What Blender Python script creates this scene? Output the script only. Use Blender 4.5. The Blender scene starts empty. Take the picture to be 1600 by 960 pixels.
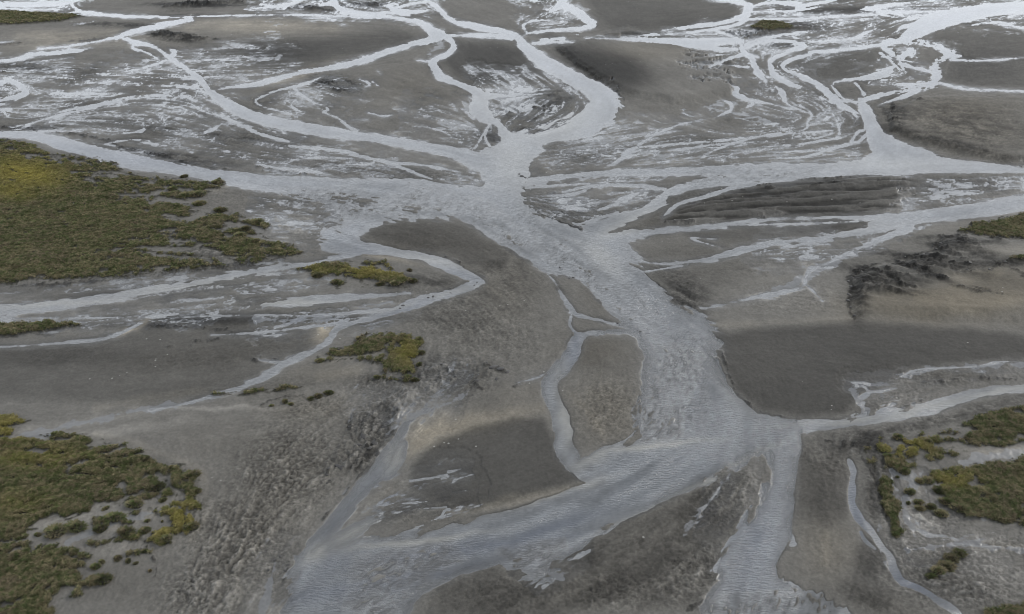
import bpy, math, random
import numpy as np

# ------------------------------------------------------------------ camera, sky, sun, exposure
C = bpy.context.scene.collection
scene = bpy.context.scene
rng = np.random.default_rng(7)
random.seed(7)
CAM_H = 100.0
FOC = 1386.0                    # focal length in pixels of a 1600 px wide picture
PITCH = math.radians(32.4)
cam_data = bpy.data.cameras.new('camera')
cam = bpy.data.objects.new('camera', cam_data)
C.objects.link(cam)
cam.location = (0, 0, CAM_H)
cam.rotation_euler = (math.radians(90) - PITCH, 0, 0)
cam_data.sensor_width = 36.0
cam_data.lens = 36.0 * FOC / 1600.0
cam_data.clip_start = 1.0
cam_data.clip_end = 60000.0
scene.camera = cam

SUN_EL = math.radians(30)
SUN_AZ = math.radians(60)       # clockwise from +Y (the view direction)
world = bpy.data.worlds.new('World')
scene.world = world
world.use_nodes = True
wn = world.node_tree
for n in list(wn.nodes):
    wn.nodes.remove(n)
w_out = wn.nodes.new('ShaderNodeOutputWorld')
w_bg = wn.nodes.new('ShaderNodeBackground')
w_sky = wn.nodes.new('ShaderNodeTexSky')
w_sky.sky_type = 'NISHITA'
w_sky.sun_disc = False
w_sky.sun_elevation = SUN_EL
w_sky.sun_rotation = SUN_AZ
w_sky.air_density = 1.0
w_sky.dust_density = 2.0
# broken cloud deck over the clear sky
w_tc = wn.nodes.new('ShaderNodeTexCoord')
w_noise = wn.nodes.new('ShaderNodeTexNoise')
w_noise.inputs['Scale'].default_value = 2.6
w_noise.inputs['Detail'].default_value = 4
w_noise.inputs['Roughness'].default_value = 0.55
w_map = wn.nodes.new('ShaderNodeMapping')
w_map.inputs['Scale'].default_value = (1, 1, 2.2)
w_ramp = wn.nodes.new('ShaderNodeMapRange')
w_ramp.inputs['From Min'].default_value = 0.25
w_ramp.inputs['From Max'].default_value = 0.7
w_ramp.inputs['To Min'].default_value = 0.70
w_ramp.inputs['To Max'].default_value = 0.97
w_mix = wn.nodes.new('ShaderNodeMix')
w_mix.data_type = 'RGBA'
w_mix.inputs['B'].default_value = (6.6, 7.0, 7.6, 1)
# the cloud deck is thinner and brighter towards the horizon, all the way round
w_sep = wn.nodes.new('ShaderNodeSeparateXYZ')
w_gl = wn.nodes.new('ShaderNodeMapRange')
w_gl.interpolation_type = 'SMOOTHSTEP'
w_gl.inputs['From Min'].default_value = 0.12
w_gl.inputs['From Max'].default_value = 0.62
w_gl.inputs['To Min'].default_value = 3.65
w_gl.inputs['To Max'].default_value = 0.85
w_sc = wn.nodes.new('ShaderNodeVectorMath'); w_sc.operation = 'SCALE'
w_sc.inputs[0].default_value = (6.7, 7.05, 7.6)
wn.links.new(w_tc.outputs['Generated'], w_sep.inputs[0])
wn.links.new(w_sep.outputs['Z'], w_gl.inputs['Value'])
wn.links.new(w_gl.outputs['Result'], w_sc.inputs['Scale'])
wn.links.new(w_sc.outputs[0], w_mix.inputs['B'])
wn.links.new(w_tc.outputs['Generated'], w_map.inputs['Vector'])
wn.links.new(w_map.outputs['Vector'], w_noise.inputs['Vector'])
wn.links.new(w_noise.outputs['Fac'], w_ramp.inputs['Value'])
wn.links.new(w_ramp.outputs['Result'], w_mix.inputs['Factor'])
wn.links.new(w_sky.outputs['Color'], w_mix.inputs['A'])
wn.links.new(w_mix.outputs['Result'], w_bg.inputs['Color'])
w_bg.inputs['Strength'].default_value = 0.08
wn.links.new(w_bg.outputs['Background'], w_out.inputs['Surface'])

sun_data = bpy.data.lights.new('sun', 'SUN')
sun_data.energy = 1.5
sun_data.angle = math.radians(10)
sun_data.color = (1.0, 0.96, 0.9)
sun = bpy.data.objects.new('sun', sun_data)
C.objects.link(sun)
sun.location = (0, 0, 200)
sd = (math.sin(SUN_AZ) * math.cos(SUN_EL), math.cos(SUN_AZ) * math.cos(SUN_EL), math.sin(SUN_EL))
from mathutils import Vector
sun.rotation_euler = Vector(sd).to_track_quat('Z', 'Y').to_euler()

scene.view_settings.view_transform = 'Standard'
scene.view_settings.look = 'None'
scene.view_settings.exposure = 0.18
scene.view_settings.gamma = 1.0
scene.cycles.filter_width = 0.9

# ------------------------------------------------------------------ survey: map sheet coordinates <-> ground metres
CP, SP = math.cos(PITCH), math.sin(PITCH)
def ground_xy(u, v):
    a = (np.asarray(u, float) - 800.0) / FOC
    b = (480.0 - np.asarray(v, float)) / FOC
    dy = CP + b * SP
    dz = -SP + b * CP
    t = CAM_H / (-dz)
    return a * t, dy * t
def sheet_uv(x, y):
    # inverse: ground -> map sheet
    depth = y * CP + CAM_H * SP
    upc = y * SP - CAM_H * CP
    return 800.0 + FOC * x / depth, 480.0 - FOC * upc / depth

def ext(lo, hi, n, p=2.2):
    t = np.linspace(0, 1, n + 1)[1:] ** p
    return lo + (hi - lo) * t
def grow(x0, x1, step, ratio):
    xs = []; x = x0; s = step * (1 if x1 > x0 else -1)
    while (x1 - x) * s > 0:
        s *= ratio; x += s; xs.append(x)
    return np.array(xs)
DU = 1.4
U = np.arange(-130, 1732, DU)
V = np.arange(-80, 1012, DU)
U = np.concatenate([grow(U[0], -9000, DU, 1.13)[::-1], U, grow(U[-1], 10600, DU, 1.13)])
V = np.concatenate([ext(V[0], -396.5, 26, 0.55)[::-1], V, grow(V[-1], 2150, DU, 1.12)])
NU, NV = len(U), len(V)
UU, VV = np.meshgrid(U, V)
XX, YY = ground_xy(UU, VV)
XX = XX.astype(np.float32); YY = YY.astype(np.float32)
UU = UU.astype(np.float32); VV = VV.astype(np.float32)
# metres covered by one sheet unit across and along the view at every point
MPX = (np.hypot(XX, YY) ** 2 + CAM_H ** 2) ** 0.5 / FOC

# ------------------------------------------------------------------ noise
def vnoise(x, y, seed):
    r = np.random.default_rng(seed).random((256, 256)).astype(np.float32) * 2 - 1
    xi = np.floor(x); yi = np.floor(y)
    fx = (x - xi).astype(np.float32); fy = (y - yi).astype(np.float32)
    xi = xi.astype(np.int32) & 255; yi = yi.astype(np.int32) & 255
    x1 = (xi + 1) & 255; y1 = (yi + 1) & 255
    fx = fx * fx * (3 - 2 * fx); fy = fy * fy * (3 - 2 * fy)
    a = r[yi, xi]; b = r[yi, x1]; c = r[y1, xi]; d = r[y1, x1]
    return (a + (b - a) * fx) * (1 - fy) + (c + (d - c) * fx) * fy
def fbm(x, y, scale, octs, seed, gain=0.5):
    s = np.zeros_like(x, dtype=np.float32); amp = 1.0; tot = 0
    ca, sa = 0.8, 0.6
    px, py = x / scale, y / scale
    for o in range(octs):
        s += amp * vnoise(px + 17.3 * o, py - 9.1 * o, seed + o)
        tot += amp; amp *= gain
        px, py = 2.03 * (ca * px - sa * py), 2.03 * (sa * px + ca * py)
    return s / tot

# ------------------------------------------------------------------ the survey: channels, bars, meadows
# w = channel centre line (x, y, width); W = open water outline; L = bar outline that stands out of the water
OPS = []
def w(*p): OPS.append(('w', p))
def Wp(*p): OPS.append(('W', p))
def Lp(*p): OPS.append(('L', p))
# --- the wide river
Wp((380,270),(500,278),(640,280),(740,291),(757,291),(800,277),(828,273),(820,290),(815,303),(820,318),(840,337),(870,347),(897,356),
   (930,362),(975,372),(982,395),(1005,422),(1030,450),(1050,470),(1065,485),(1090,488),(1105,503),(1118,520),(1130,532),(1126,546),(1113,545),
   (1115,560),(1127,580),(1135,600),(1150,620),(1165,633),(1185,645),(1240,656),(1250,672),(1252,690),(1246,720),(1240,760),(1238,800),(1235,835),
   (1225,860),(1211,885),(1222,912),(1262,927),(1300,938),(1330,962),(1345,1040),(1080,1040),(1092,960),(1103,925),(1120,903),(1135,862),(1155,825),
   (1180,788),(1195,755),(1200,735),(1197,715),(1180,715),(1150,733),(1110,753),(1085,762),(1050,780),(1010,800),(970,815),(945,828),(925,845),
   (905,860),(888,872),(866,880),(880,893),(852,893),(862,908),(838,910),(815,903),(795,890),(780,881),(760,890),(720,900),(690,913),(660,930),(640,960),
   (632,1040),(425,1040),(437,960),(445,925),(455,893),(462,870),(520,850),(600,840),(690,825),(800,795),(940,750),(890,720),(930,700),(990,690),(1000,600),(1003,560),(995,528),
   (975,512),(950,485),(920,450),(905,437),(852,425),(800,393),(735,352),(715,343),(620,342),(585,352),(560,372),(545,398),(505,392),(500,372),(522,356),(532,340),(510,320),(470,302),(400,292))
# far left channel to the wide river
w((-60,206,9),(0,209,8),(60,213,13),(100,226,20),(150,239,19),(200,251,23),(250,260,21),(300,268,19),(350,277,21),(400,284,25),(450,290,28),(520,298,40),(600,305,50))
w((180,256,3),(215,264,5),(260,268,4))
# bend round the turf island
w((545,372,34),(560,385,22),(600,392,12),(650,399,11),(685,409,16),(715,424,16),(742,436,12),(745,443,12),(720,453,13),(690,462,12),(660,470,14),(630,482,12),(595,494,8),(560,503,6),(533,511,7))
w((742,434,10),(750,440,12),(735,448,10))
w((560,395,10),(530,402,9),(490,411,6),(440,418,6),(400,424,8),(340,436,9),(280,447,10),(200,460,12),(130,471,14),(60,480,15),(-60,486,14))
w((400,478,10),(440,474,12),(490,470,13),(540,466,11),(590,462,6),(640,458,3))
w((640,483,5),(560,488,5),(480,494,3),(400,492,2),(250,497,2.5))
w((545,499,4),(520,507,4),(470,512,4),(430,517,3),(395,521,3),(330,524,2))
w((228,503,6),(210,510,4),(185,522,4),(150,531,5),(60,539,3),(-60,546,3))
w((480,492,3),(455,505,4),(430,512,3))
w((100,497,4),(150,497,3),(190,496,2))
w((533,508,9),(522,520,9),(514,533,8),(492,548,5),(472,556,10),(445,568,8),(415,588,10),(385,602,7),(340,617,5),(285,632,4),(235,640,2.5))
w((405,563,2),(440,566,3),(455,562,3))
# middle channel between the bars
w((1000,520,16),(975,518,8),(945,519,5),(915,523,10),(900,535,22),(895,552,24),(882,570,24),(865,588,26),(858,605,26),(864,625,24),(875,650,26),(880,675,28),(882,700,30),(895,722,28),(920,740,26),(945,748,14))
w((858,428,3),(872,450,4),(882,468,8),(893,484,10),(903,493,6),(925,498,3),(955,505,3),(978,512,4))
w((893,492,3),(890,505,4),(894,515,3),(903,522,3))
w((868,575,2.5),(840,590,2),(810,598,1.5))
# narrow channel on the left of the big bar
w((648,655,3),(636,663,8),(620,690,14),(605,715,24),(590,738,26),(565,765,22),(540,795,22),(515,825,22),(490,855,24),(472,880,20),(460,905,20))
w((628,695,14),(618,722,22),(603,742,18))
w((600,805,10),(570,820,16),(540,838,18),(500,860,24))
# east river
w((1700,598,18),(1600,606,13),(1560,610,16),(1520,616,17),(1490,625,18),(1460,636,18),(1420,646,17),(1380,652,16),(1340,658,15),(1300,663,15),(1262,666,18),(1232,668,26),(1195,672,40))
w((1600,565,3),(1560,566,2),(1520,573,2),(1445,577,3),(1425,581,3),(1405,590,2))
w((1400,607,2.5),(1362,613,3),(1352,606,3),(1345,602,2)); w((1356,613,4),(1346,625,8),(1352,640,10),(1350,652,12))
w((1325,718,3),(1334,735,7),(1331,755,9),(1330,785,11),(1340,806,14),(1350,820,12),(1366,836,9),(1376,852,11),(1390,870,13),(1398,895,15),(1412,910,13),(1440,921,10),(1462,936,10),(1492,956,10),(1530,1000,11))
w((1345,832,4),(1352,846,5),(1368,858,4))
# --- north mouth
Wp((735,240),(770,230),(790,218),(835,220),(852,234),(834,246),(826,262),(830,275),(812,300),(762,294),(752,276),(745,262))
w((325,140,9),(345,156,14),(370,172,16),(400,184,16),(450,196,16),(520,208,15),(600,219,14),(660,229,16),(710,240,20),(760,256,36))
w((780,50,9),(808,57,11),(815,68,14),(835,86,19),(865,106,22),(900,126,24),(930,144,32),(945,160,42),(938,176,48),(915,195,42),(880,207,28),(840,214,26),(800,222,28))
w((690,55,14),(703,62,9),(709,74,8),(698,85,6),(675,96,8),(680,108,13),(688,120,13),(705,128,8),(722,134,7),(740,142,12),(752,156,22),(748,172,30),(766,188,16),(785,205,15),(795,222,22))
w((755,150,12),(780,150,5),(830,148,4),(862,144,3))
w((676,50,16),(690,57,14),(650,68,9),(610,80,9),(565,95,9),(520,105,8),(470,113,6),(430,124,6),(400,132,7),(365,136,4),(328,142,4))
w((690,57,5),(720,55,4),(760,55,6),(800,58,8))
w((655,-20,5),(668,0,5),(685,14,8),(705,32,8),(740,42,9),(785,50,10))
w((120,19,3),(180,24,5),(260,27,3),(400,24,2),(500,24,3),(560,26,4),(640,31,6),(664,40,10),(678,52,16))
w((300,30,8),(265,37,7),(240,43,8),(200,52,9),(182,59,5)); w((182,59,3),(120,70,2.5),(60,77,2.5))
w((192,59,4),(210,67,7),(232,70,5),(252,80,5),(262,88,6),(276,97,7),(292,109,5),(305,118,7),(318,130,7),(326,142,9))
w((210,68,4),(208,76,3),(228,82,2),(246,92,3)); w((260,94,3),(230,105,3),(190,113,2.5)); w((262,76,3),(272,82,8),(266,90,6))
w((-60,99,4),(0,96,4),(30,92,6),(47,86,7),(70,84,6),(110,80,6),(145,76,4)); w((50,98,2),(115,90,2))
w((-60,8,8),(0,8,8),(60,6,7),(112,2,6),(140,-10,5)); w((110,4,5),(117,13,4),(126,18,4)); w((-20,13,2),(90,16,2)); w((75,25,2),(125,18,3))
w((395,14,4),(440,9,6),(465,3,4),(480,-10,4)); w((500,9,5),(520,5,9),(530,14,8),(560,19,6),(600,22,4)); w((600,8,4),(620,17,8),(645,19,6),(668,17,3)); w((618,12,3),(650,5,3),(668,2,4))
w((505,-10,8),(525,4,8)); w((560,20,4),(610,20,4),(640,24,4))
w((895,-15,10),(880,2,12),(868,13,8),(850,24,3)); w((876,8,6),(900,17,12),(917,30,13),(928,39,9),(900,45,5),(862,48,3),(826,52,4),(815,58,5))
w((823,50,3),(818,40,3),(834,33,3),(865,32,3)); w((800,-4,4),(860,5,5))
w((833,68,4),(880,65,3.5),(896,66,2)); w((845,63,3),(880,61,6)); w((915,60,2.5),(960,61,4),(1010,63,7),(1060,66,12),(1090,68,14),(1140,63,10),(1160,66,6))
w((970,56,2),(1060,53,2.5),(1110,46,5),(1145,40,5),(1166,30,8)); w((1035,47,3),(1090,41,7),(1130,36,5),(1160,27,9),(1168,17,14),(1170,8,9),(1150,2,5),(1100,-2,3)); w((1168,14,4),(1195,5,4),(1230,4,5))
w((1160,30,4),(1200,30,3),(1250,29,3),(1340,24,3),(1420,19,4)); w((1170,19,2),(1240,17,3),(1285,10,2))
w((1200,2,4),(1250,8,10),(1252,14,6),(1238,18,4)); w((1250,10,6),(1290,3,4),(1340,-8,4))
w((1345,16,3),(1368,13,8),(1388,9,5),(1430,5,3),(1458,8,3)); w((1370,18,4),(1420,18,3),(1480,19,3))
w((1740,4,20),(1640,9,18),(1560,14,20),(1520,21,22),(1480,29,26),(1450,38,28),(1428,50,24),(1415,60,18))
w((1500,42,3),(1560,35,3),(1600,44,3),(1700,50,3))
w((1418,62,8),(1386,67,9),(1383,77,9),(1402,91,7),(1411,102,10)); w((1405,100,6),(1445,110,4),(1458,112,4)); w((1378,88,3),(1400,93,3),(1444,100,3))
w((1435,63,5),(1468,74,9),(1484,84,14),(1500,89,5)); w((1486,88,6),(1465,97,8),(1461,108,13),(1466,120,16),(1455,131,10),(1430,137,6),(1400,143,5),(1362,152,6),(1348,158,9))
w((1425,135,2),(1400,132,2.5),(1452,131,3)); w((1468,130,4),(1510,139,3),(1600,143,3),(1720,146,3)); w((1484,93,3),(1540,95,2),(1600,90,1.5))
w((1437,140,6),(1415,150,5),(1390,158,3),(1372,165,3))
w((1344,157,11),(1350,170,17),(1358,186,20),(1364,205,24),(1375,222,36),(1400,242,44))
Wp((1350,200),(1372,192),(1381,214),(1400,220),(1440,232),(1470,245),(1520,253),(1560,257),(1600,263),(1760,272),(1760,284),(1600,270),(1540,270),(1450,271),(1400,275),
   (1350,274),(1300,276),(1260,279),(1225,285),(1195,286),(1195,257),(1300,256),(1345,250),(1364,240),(1358,222))
w((1300,265,20),(1200,267,21),(1100,267,15),(1040,269,15),(960,271,10),(900,275,9),(826,282,12))
w((1200,279,15),(1130,284,14),(1085,290,13),(1052,300,13),(1032,315,17),(1010,328,16),(985,338,17),(950,350,24),(925,362,34))
w((1180,287,6),(1140,295,6),(1100,308,5),(1066,317,4),(1048,328,5),(1035,340,4)); w((1040,296,4),(990,290,6),(930,290,4),(880,300,3))
w((1000,300,5),(970,315,8),(935,328,6)); w((900,352,3),(935,342,4),(965,333,4)); w((822,293,4),(860,291,3),(960,284,3)); w((830,307,3),(880,305,3),(915,298,3)); w((868,327,2),(890,322,3),(925,319,2))
w((1760,302,22),(1640,311,22),(1600,317,24),(1550,325,25),(1500,332,22),(1450,338,20),(1400,345,18),(1360,352,8))
w((1400,338,6),(1340,339,4),(1200,343,4),(1150,349,5),(1100,355,7),(1060,358,9),(1030,361,12),(1000,366,16),(960,375,22)); w((1340,346,2),(1250,350,2),(1130,352,3))
w((1400,350,14),(1365,358,12),(1320,367,8),(1250,376,8),(1200,381,9),(1150,393,12),(1110,405,7),(1060,411,4),(1010,411,5),(985,404,8))
w((1130,388,3),(1080,373,2),(1120,374,2)); w((1420,353,16),(1400,364,9),(1360,381,6),(1330,393,4),(1290,412,3),(1265,422,4),(1258,440,3),(1253,448,4),(1200,461,4),(1150,472,3),(1095,483,4))
w((1220,388,4),(1260,381,5),(1300,374,8)); w((1265,425,2),(1256,440,2),(1270,455,2),(1285,470,1.5)); w((1185,465,3),(1215,462,3))
w((968,378,20),(982,392,14),(1000,406,7),(1015,412,4)); w((1008,425,2),(1050,418,2),(1075,414,2))
# rivulets of the north east flats
w((975,243,8),(1000,225,5),(1020,212,4),(1027,203,3),(1014,201,2)); w((1010,213,3),(1040,207,2),(1065,205,2)); w((1030,208,2),(1060,195,2.5),(1092,189,2)); w((945,262,5),(965,252,6),(985,238,6))
w((1000,230,2.5),(1060,225,2),(1140,219,2),(1210,211,2),(1300,204,2)); w((1000,238,2),(1060,234,2),(1120,226,2),(1200,221,2)); w((1100,242,4),(1140,226,3.5),(1180,215,2),(1220,208,2))
w((1115,185,2),(1133,177,4),(1143,171,4),(1140,160,3),(1128,157,2)); w((1138,130,4),(1152,140,9),(1148,147,8),(1170,155,4),(1176,162,3),(1166,168,2)); w((1172,156,3),(1210,164,2.5),(1245,172,2))
w((1120,49,3),(1145,57,4),(1157,67,6),(1160,80,5),(1175,92,5),(1180,105,9),(1188,117,9),(1198,128,5))
w((1160,75,5),(1180,68,5),(1200,63,8),(1235,65,4),(1254,72,9),(1232,81,4),(1206,94,5),(1203,105,6),(1212,120,8),(1240,133,7),(1258,137,4))
w((1265,85,7),(1240,92,5),(1222,102,6),(1232,112,5),(1262,124,7),(1285,137,9),(1300,150,10),(1320,158,4),(1348,160,8)); w((1300,153,9),(1320,167,6),(1340,178,3)); w((1300,135,3),(1315,152,4),(1330,158,3))
w((1265,82,5),(1320,78,4),(1370,71,5),(1420,64,4)); w((1240,68,3),(1320,62,3),(1345,55,4),(1370,44,3)); w((1300,64,3),(1345,59,3)); w((1400,50,4),(1412,42,6),(1440,36,5))
w((1302,133,4),(1306,128,3),(1340,124,4),(1352,122,9),(1382,116,12),(1396,107,4)); w((1336,130,3),(1345,140,3),(1350,148,6)); w((1370,110,3),(1395,105,3)); w((1378,125,3),(1400,125,3))
w((1375,83,3),(1385,90,3),(1405,108,3)); w((1408,90,6),(1425,80,10),(1432,88,3))
w((1110,104,4),(1140,92,5),(1165,85,5),(1185,90,3)); w((1090,100,2),(1130,102,3),(1170,105,3)); w((1070,66,5),(1110,75,8),(1150,78,6)); w((1165,70,3),(1190,60,3),(1225,55,3),(1270,48,3)); w((1210,135,8),(1222,146,10),(1230,162,4),(1250,172,2),(1265,176,3))
w((1200,214,3),(1255,204,2.5),(1262,190,3),(1268,178,3),(1250,165,2)); w((1300,176,2),(1310,195,3),(1312,210,2)); w((1245,150,2),(1285,157,2)); w((1290,166,2),(1320,186,2))
w((1255,205,2),(1268,218,2),(1300,208,2)); w((1215,247,3),(1260,245,3),(1300,232,3),(1340,222,4),(1352,212,5)); w((1330,222,4),(1340,207,4),(1350,205,3)); w((1200,238,2),(1300,235,3)); w((1200,229,2),(1260,224,2),(1312,215,2))
# rivulets of the north west flats
w((505,119,2),(480,130,4),(440,140,2.5),(410,151,2.5),(399,160,2.5),(420,170,2.5),(455,178,2)); w((460,138,3),(470,148,4),(492,161,2.5),(506,166,2),(513,172,2.5),(505,175,2),(528,185,2.5),(543,197,4),(558,205,5))
w((463,155,2),(455,165,2),(470,175,2)); w((562,124,2),(578,131,3),(570,137,2)); w((582,128,2),(592,135,2)); w((590,112,3),(596,116,3)); w((548,188,2),(575,187,2)); w((575,176,2),(600,182,2),(612,179,2))
w((650,95,4),(678,97,5)); w((765,195,3),(752,215,3),(742,232,2)); w((740,185,3),(722,170,2))
w((760,200,2),(758,215,3),(765,228,3))
w((400,208,4),(440,219,5),(462,223,3)); w((452,228,3),(500,232,4),(545,238,5),(560,242,3)); w((548,242,3),(590,250,4),(620,259,3),(655,273,3),(675,280,3)); w((600,252,3),(680,261,3),(720,270,3)); w((400,257,3),(440,263,3),(480,267,3),(520,274,2))
w((455,250,2),(500,246,2),(550,248,2)); w((530,257,2),(575,257,2),(585,252,2)); w((330,176,8),(360,188,5),(380,197,4),(400,206,4)); w((345,195,3),(330,203,5),(318,208,3)); w((668,199,2),(695,207,2),(715,220,2))
w((-40,175,4),(0,172,4),(10,180,5)); w((-60,133,6),(0,130,6),(15,127,5),(40,142,8),(25,152,7),(0,158,4)); w((0,163,3),(15,163,3)); w((40,195,2),(80,184,4),(120,174,4),(160,163,6),(200,157,8)); w((100,174,3),(130,168,3),(180,158,4))
w((160,226,2),(200,219,2),(240,220,2)); w((190,209,3),(222,205,4),(225,198,2)); w((60,205,2),(130,205,2)); w((290,95,2),(330,94,2),(400,88,2)); w((320,122,3),(355,118,3)); w((20,66,2),(0,67,2))
w((180,228,2),(145,224,3)); w((620,320,3),(680,315,4))
# rivulets on the flats in front
w((685,780,5),(702,778,4)); w((708,770,5),(728,767,5)); w((713,793,5),(722,790,4)); w((670,815,4),(688,808,5),(695,798,4),(702,797,4)); w((690,748,3),(700,745,3))
w((655,795,2.5),(697,793,2.5)); w((640,752,2),(670,748,2),(698,742,2)); w((590,790,2),(640,786,2),(668,784,2)); w((700,738,2),(720,733,2))
# --- bars that stand inside the wide water
Lp((850,426),(880,430),(905,437),(920,450),(940,474),(955,490),(974,507),(960,506),(925,496),(906,491),(897,478),(885,462),(868,440))
Lp((915,530),(935,524),(960,523),(985,532),(1002,545),(1007,560),(1003,580),(1000,600),(996,625),(990,650),(988,668),(985,685),(962,691),(938,700),(918,714),(906,718),(899,700),(893,670),(885,640),(879,612),(880,592),(895,575),(905,560),(910,543))
Lp((508,303),(535,304),(590,316),(562,320),(530,311))
Lp((634,325),(664,322),(650,329)); Lp((748,287),(757,286),(758,292),(748,292))
Lp((1035,322),(1045,308),(1070,300),(1110,298),(1110,303),(1080,309),(1056,322)); Lp((970,356),(990,347),(1010,335),(1035,326),(1039,330),(1020,341),(1008,350),(1022,358),(1000,360))
Lp((898,342),(930,340),(965,325),(1000,303),(1030,291),(1034,292),(1012,310),(990,325),(955,337),(925,345)); Lp((985,413),(1005,410),(1028,414),(1010,420),(995,418))
Lp((762,162),(778,157),(800,155),(822,162),(850,160),(862,168),(840,176),(818,184),(795,182),(775,174)); Lp((812,212),(830,196),(862,185),(895,178),(890,195),(850,206)); Lp((870,150),(905,140),(915,150),(890,158))
Lp((757,195),(778,198),(776,210),(762,222),(748,216))
Lp((402,472),(430,466),(460,465),(440,471),(420,474)); Lp((640,440),(662,431),(692,432),(716,438),(700,444),(670,450),(655,445))
w((800,165,3),(822,172,4),(835,163,4),(855,172,3)); w((775,165,2),(800,172,3),(812,180,3)); w((835,195,3),(850,200,4),(870,188,3),(885,186,3))
GUIDES = [((540,800),(640,785),(760,765)), ((560,820),(700,795)), ((200,90),(330,100),(460,92)), ((0,590),(200,600),(400,560)), ((640,560),(600,660),(480,840),(430,960)), ((720,400),(850,470),(820,560),(700,620)), ((660,470),(760,520),(790,600)), ((880,940),(1000,860),(1100,820)),
          ((1560,880),(1460,870),(1400,800)), ((1400,940),(1500,900),(1600,870)), ((1330,420),(1450,450),(1600,480)), ((1330,480),(1450,495),(1600,500)), ((1050,325),(1200,310),(1430,305)),
          ((1100,500),(1300,520),(1600,540)), ((100,450),(300,435)), ((0,660),(200,650),(400,640)), ((300,700),(300,850),(240,960)), ((700,760),(800,740),(860,700)), ((1280,700),(1290,800),(1280,900)),
          ((1450,200),(1600,220)), ((830,170),(780,200)), ((1200,230),(1340,215)), ((840,250),(1000,225)), ((900,90),(1000,150),(1100,190)), ((500,150),(650,200),(740,215)), ((1450,850),(1500,870),(1560,900))]
# zones of thin braided film water: outline, density 0..1, feather
BRAIDS = [
 ([(-80,112),(60,128),(130,122),(230,108),(300,112),(345,160),(400,182),(430,205),(340,200),(230,185),(120,185),(60,170),(-80,180)], 0.52, 14),
 ([(200,120),(260,118),(300,140),(340,170),(350,190),(290,185),(210,170)], 0.62, 10),
 ([(0,185),(200,190),(400,200),(560,238),(740,280),(640,278),(500,272),(380,262),(250,235),(120,205)], 0.24, 10),
 ([(640,150),(735,160),(760,200),(745,240),(690,228),(640,205)], 0.24, 12),
 ([(735,120),(860,118),(945,140),(940,190),(860,212),(790,208),(745,190)], 0.42, 8),
 ([(400,145),(520,130),(560,150),(500,190),(430,185)], 0.22, 10),
 ([(280,88),(430,82),(450,105),(330,130)], 0.30, 12),
 ([(1080,58),(1300,45),(1420,30),(1420,60),(1300,80),(1250,100),(1230,140),(1170,115),(1090,105)], 0.36, 10),
 ([(1180,25),(1420,18),(1620,0),(1700,20),(1500,40),(1420,52),(1250,45)], 0.55, 8),
 ([(1180,110),(1345,150),(1360,205),(1350,250),(1200,255),(1080,250),(1150,195)], 0.25, 14),
 ([(830,215),(960,200),(1150,185),(1200,255),(1000,268),(830,275)], 0.24, 12),
 ([(1340,110),(1410,90),(1450,110),(1400,150),(1345,150)], 0.26, 8),
 ([(1410,270),(1470,270),(1620,268),(1700,300),(1600,310),(1500,322),(1420,335),(1435,300)], 0.46, 8),
 ([(820,285),(1030,275),(1040,292),(985,322),(910,350),(850,340),(815,310)], 0.38, 6),
 ([(-60,470),(60,470),(200,452),(350,432),(440,422),(490,440),(430,462),(330,490),(180,497),(-60,512)], 0.52, 10),
 ([(400,285),(520,290),(560,330),(530,390),(470,372),(400,330)], 0.36, 12),
 ([(1200,372),(1420,350),(1350,385),(1270,402),(1180,395)], 0.42, 10),
 ([(400,480),(640,480),(560,510),(400,520)], 0.34, 8),
 ([(440,850),(470,870),(450,960),(400,1000),(400,900)], 0.34, 10),
 ([(560,770),(720,740),(740,790),(680,830),(560,835)], 0.20, 16),
 ([(800,870),(870,850),(890,880),(850,920),(800,900)], 0.55, 8),
 ([(400,-20),(680,-20),(680,24),(400,22)], 0.40, 5),
 ([(1120,700),(1195,725),(1170,800),(1120,870),(1080,840),(1090,770)], 0.10, 16),
 ([(1400,750),(1440,745),(1480,790),(1560,820),(1560,880),(1400,870)], 0.17, 20),
 ([(1320,590),(1440,580),(1600,570),(1600,600),(1450,625),(1360,640)], 0.16, 8),
 ([(560,640),(640,600),(720,590),(700,640),(620,670)], 0.20, 12),
 ([(-60,-30),(120,-30),(130,18),(-60,18)], 0.48, 5),
 ([(800,-30),(880,-30),(900,30),(820,35)], 0.35, 6),
 ([(1180,-30),(1700,-60),(1700,8),(1300,8),(1200,14)], 0.35, 6),
]
# shoals: riffles where lumps of the bed break the surface: outline, density, feather
SHOALS = [
 ([(985,625),(1020,600),(1060,640),(1060,680),(1000,690)], 0.42, 10),
 ([(940,520),(1010,530),(1090,560),(1070,620),(1000,640)], 0.16, 20),
 ([(560,880),(700,850),(720,880),(640,930),(600,980),(540,980)], 0.33, 16),
 ([(640,290),(760,320),(860,400),(800,395),(720,345),(600,340),(560,330)], 0.20, 14),
 ([(820,360),(900,380),(1000,470),(1040,520),(980,500),(900,440)], 0.13, 16),
 ([(1080,940),(1300,925),(1330,1000),(1080,1000)], 0.25, 14),
 ([(1080,262),(1300,262),(1220,285),(1080,290)], 0.17, 8),
 ([(780,860),(880,845),(880,890),(820,905)], 0.40, 8),
 ([(440,300),(560,296),(600,330),(520,350)], 0.30, 10),
]
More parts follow.
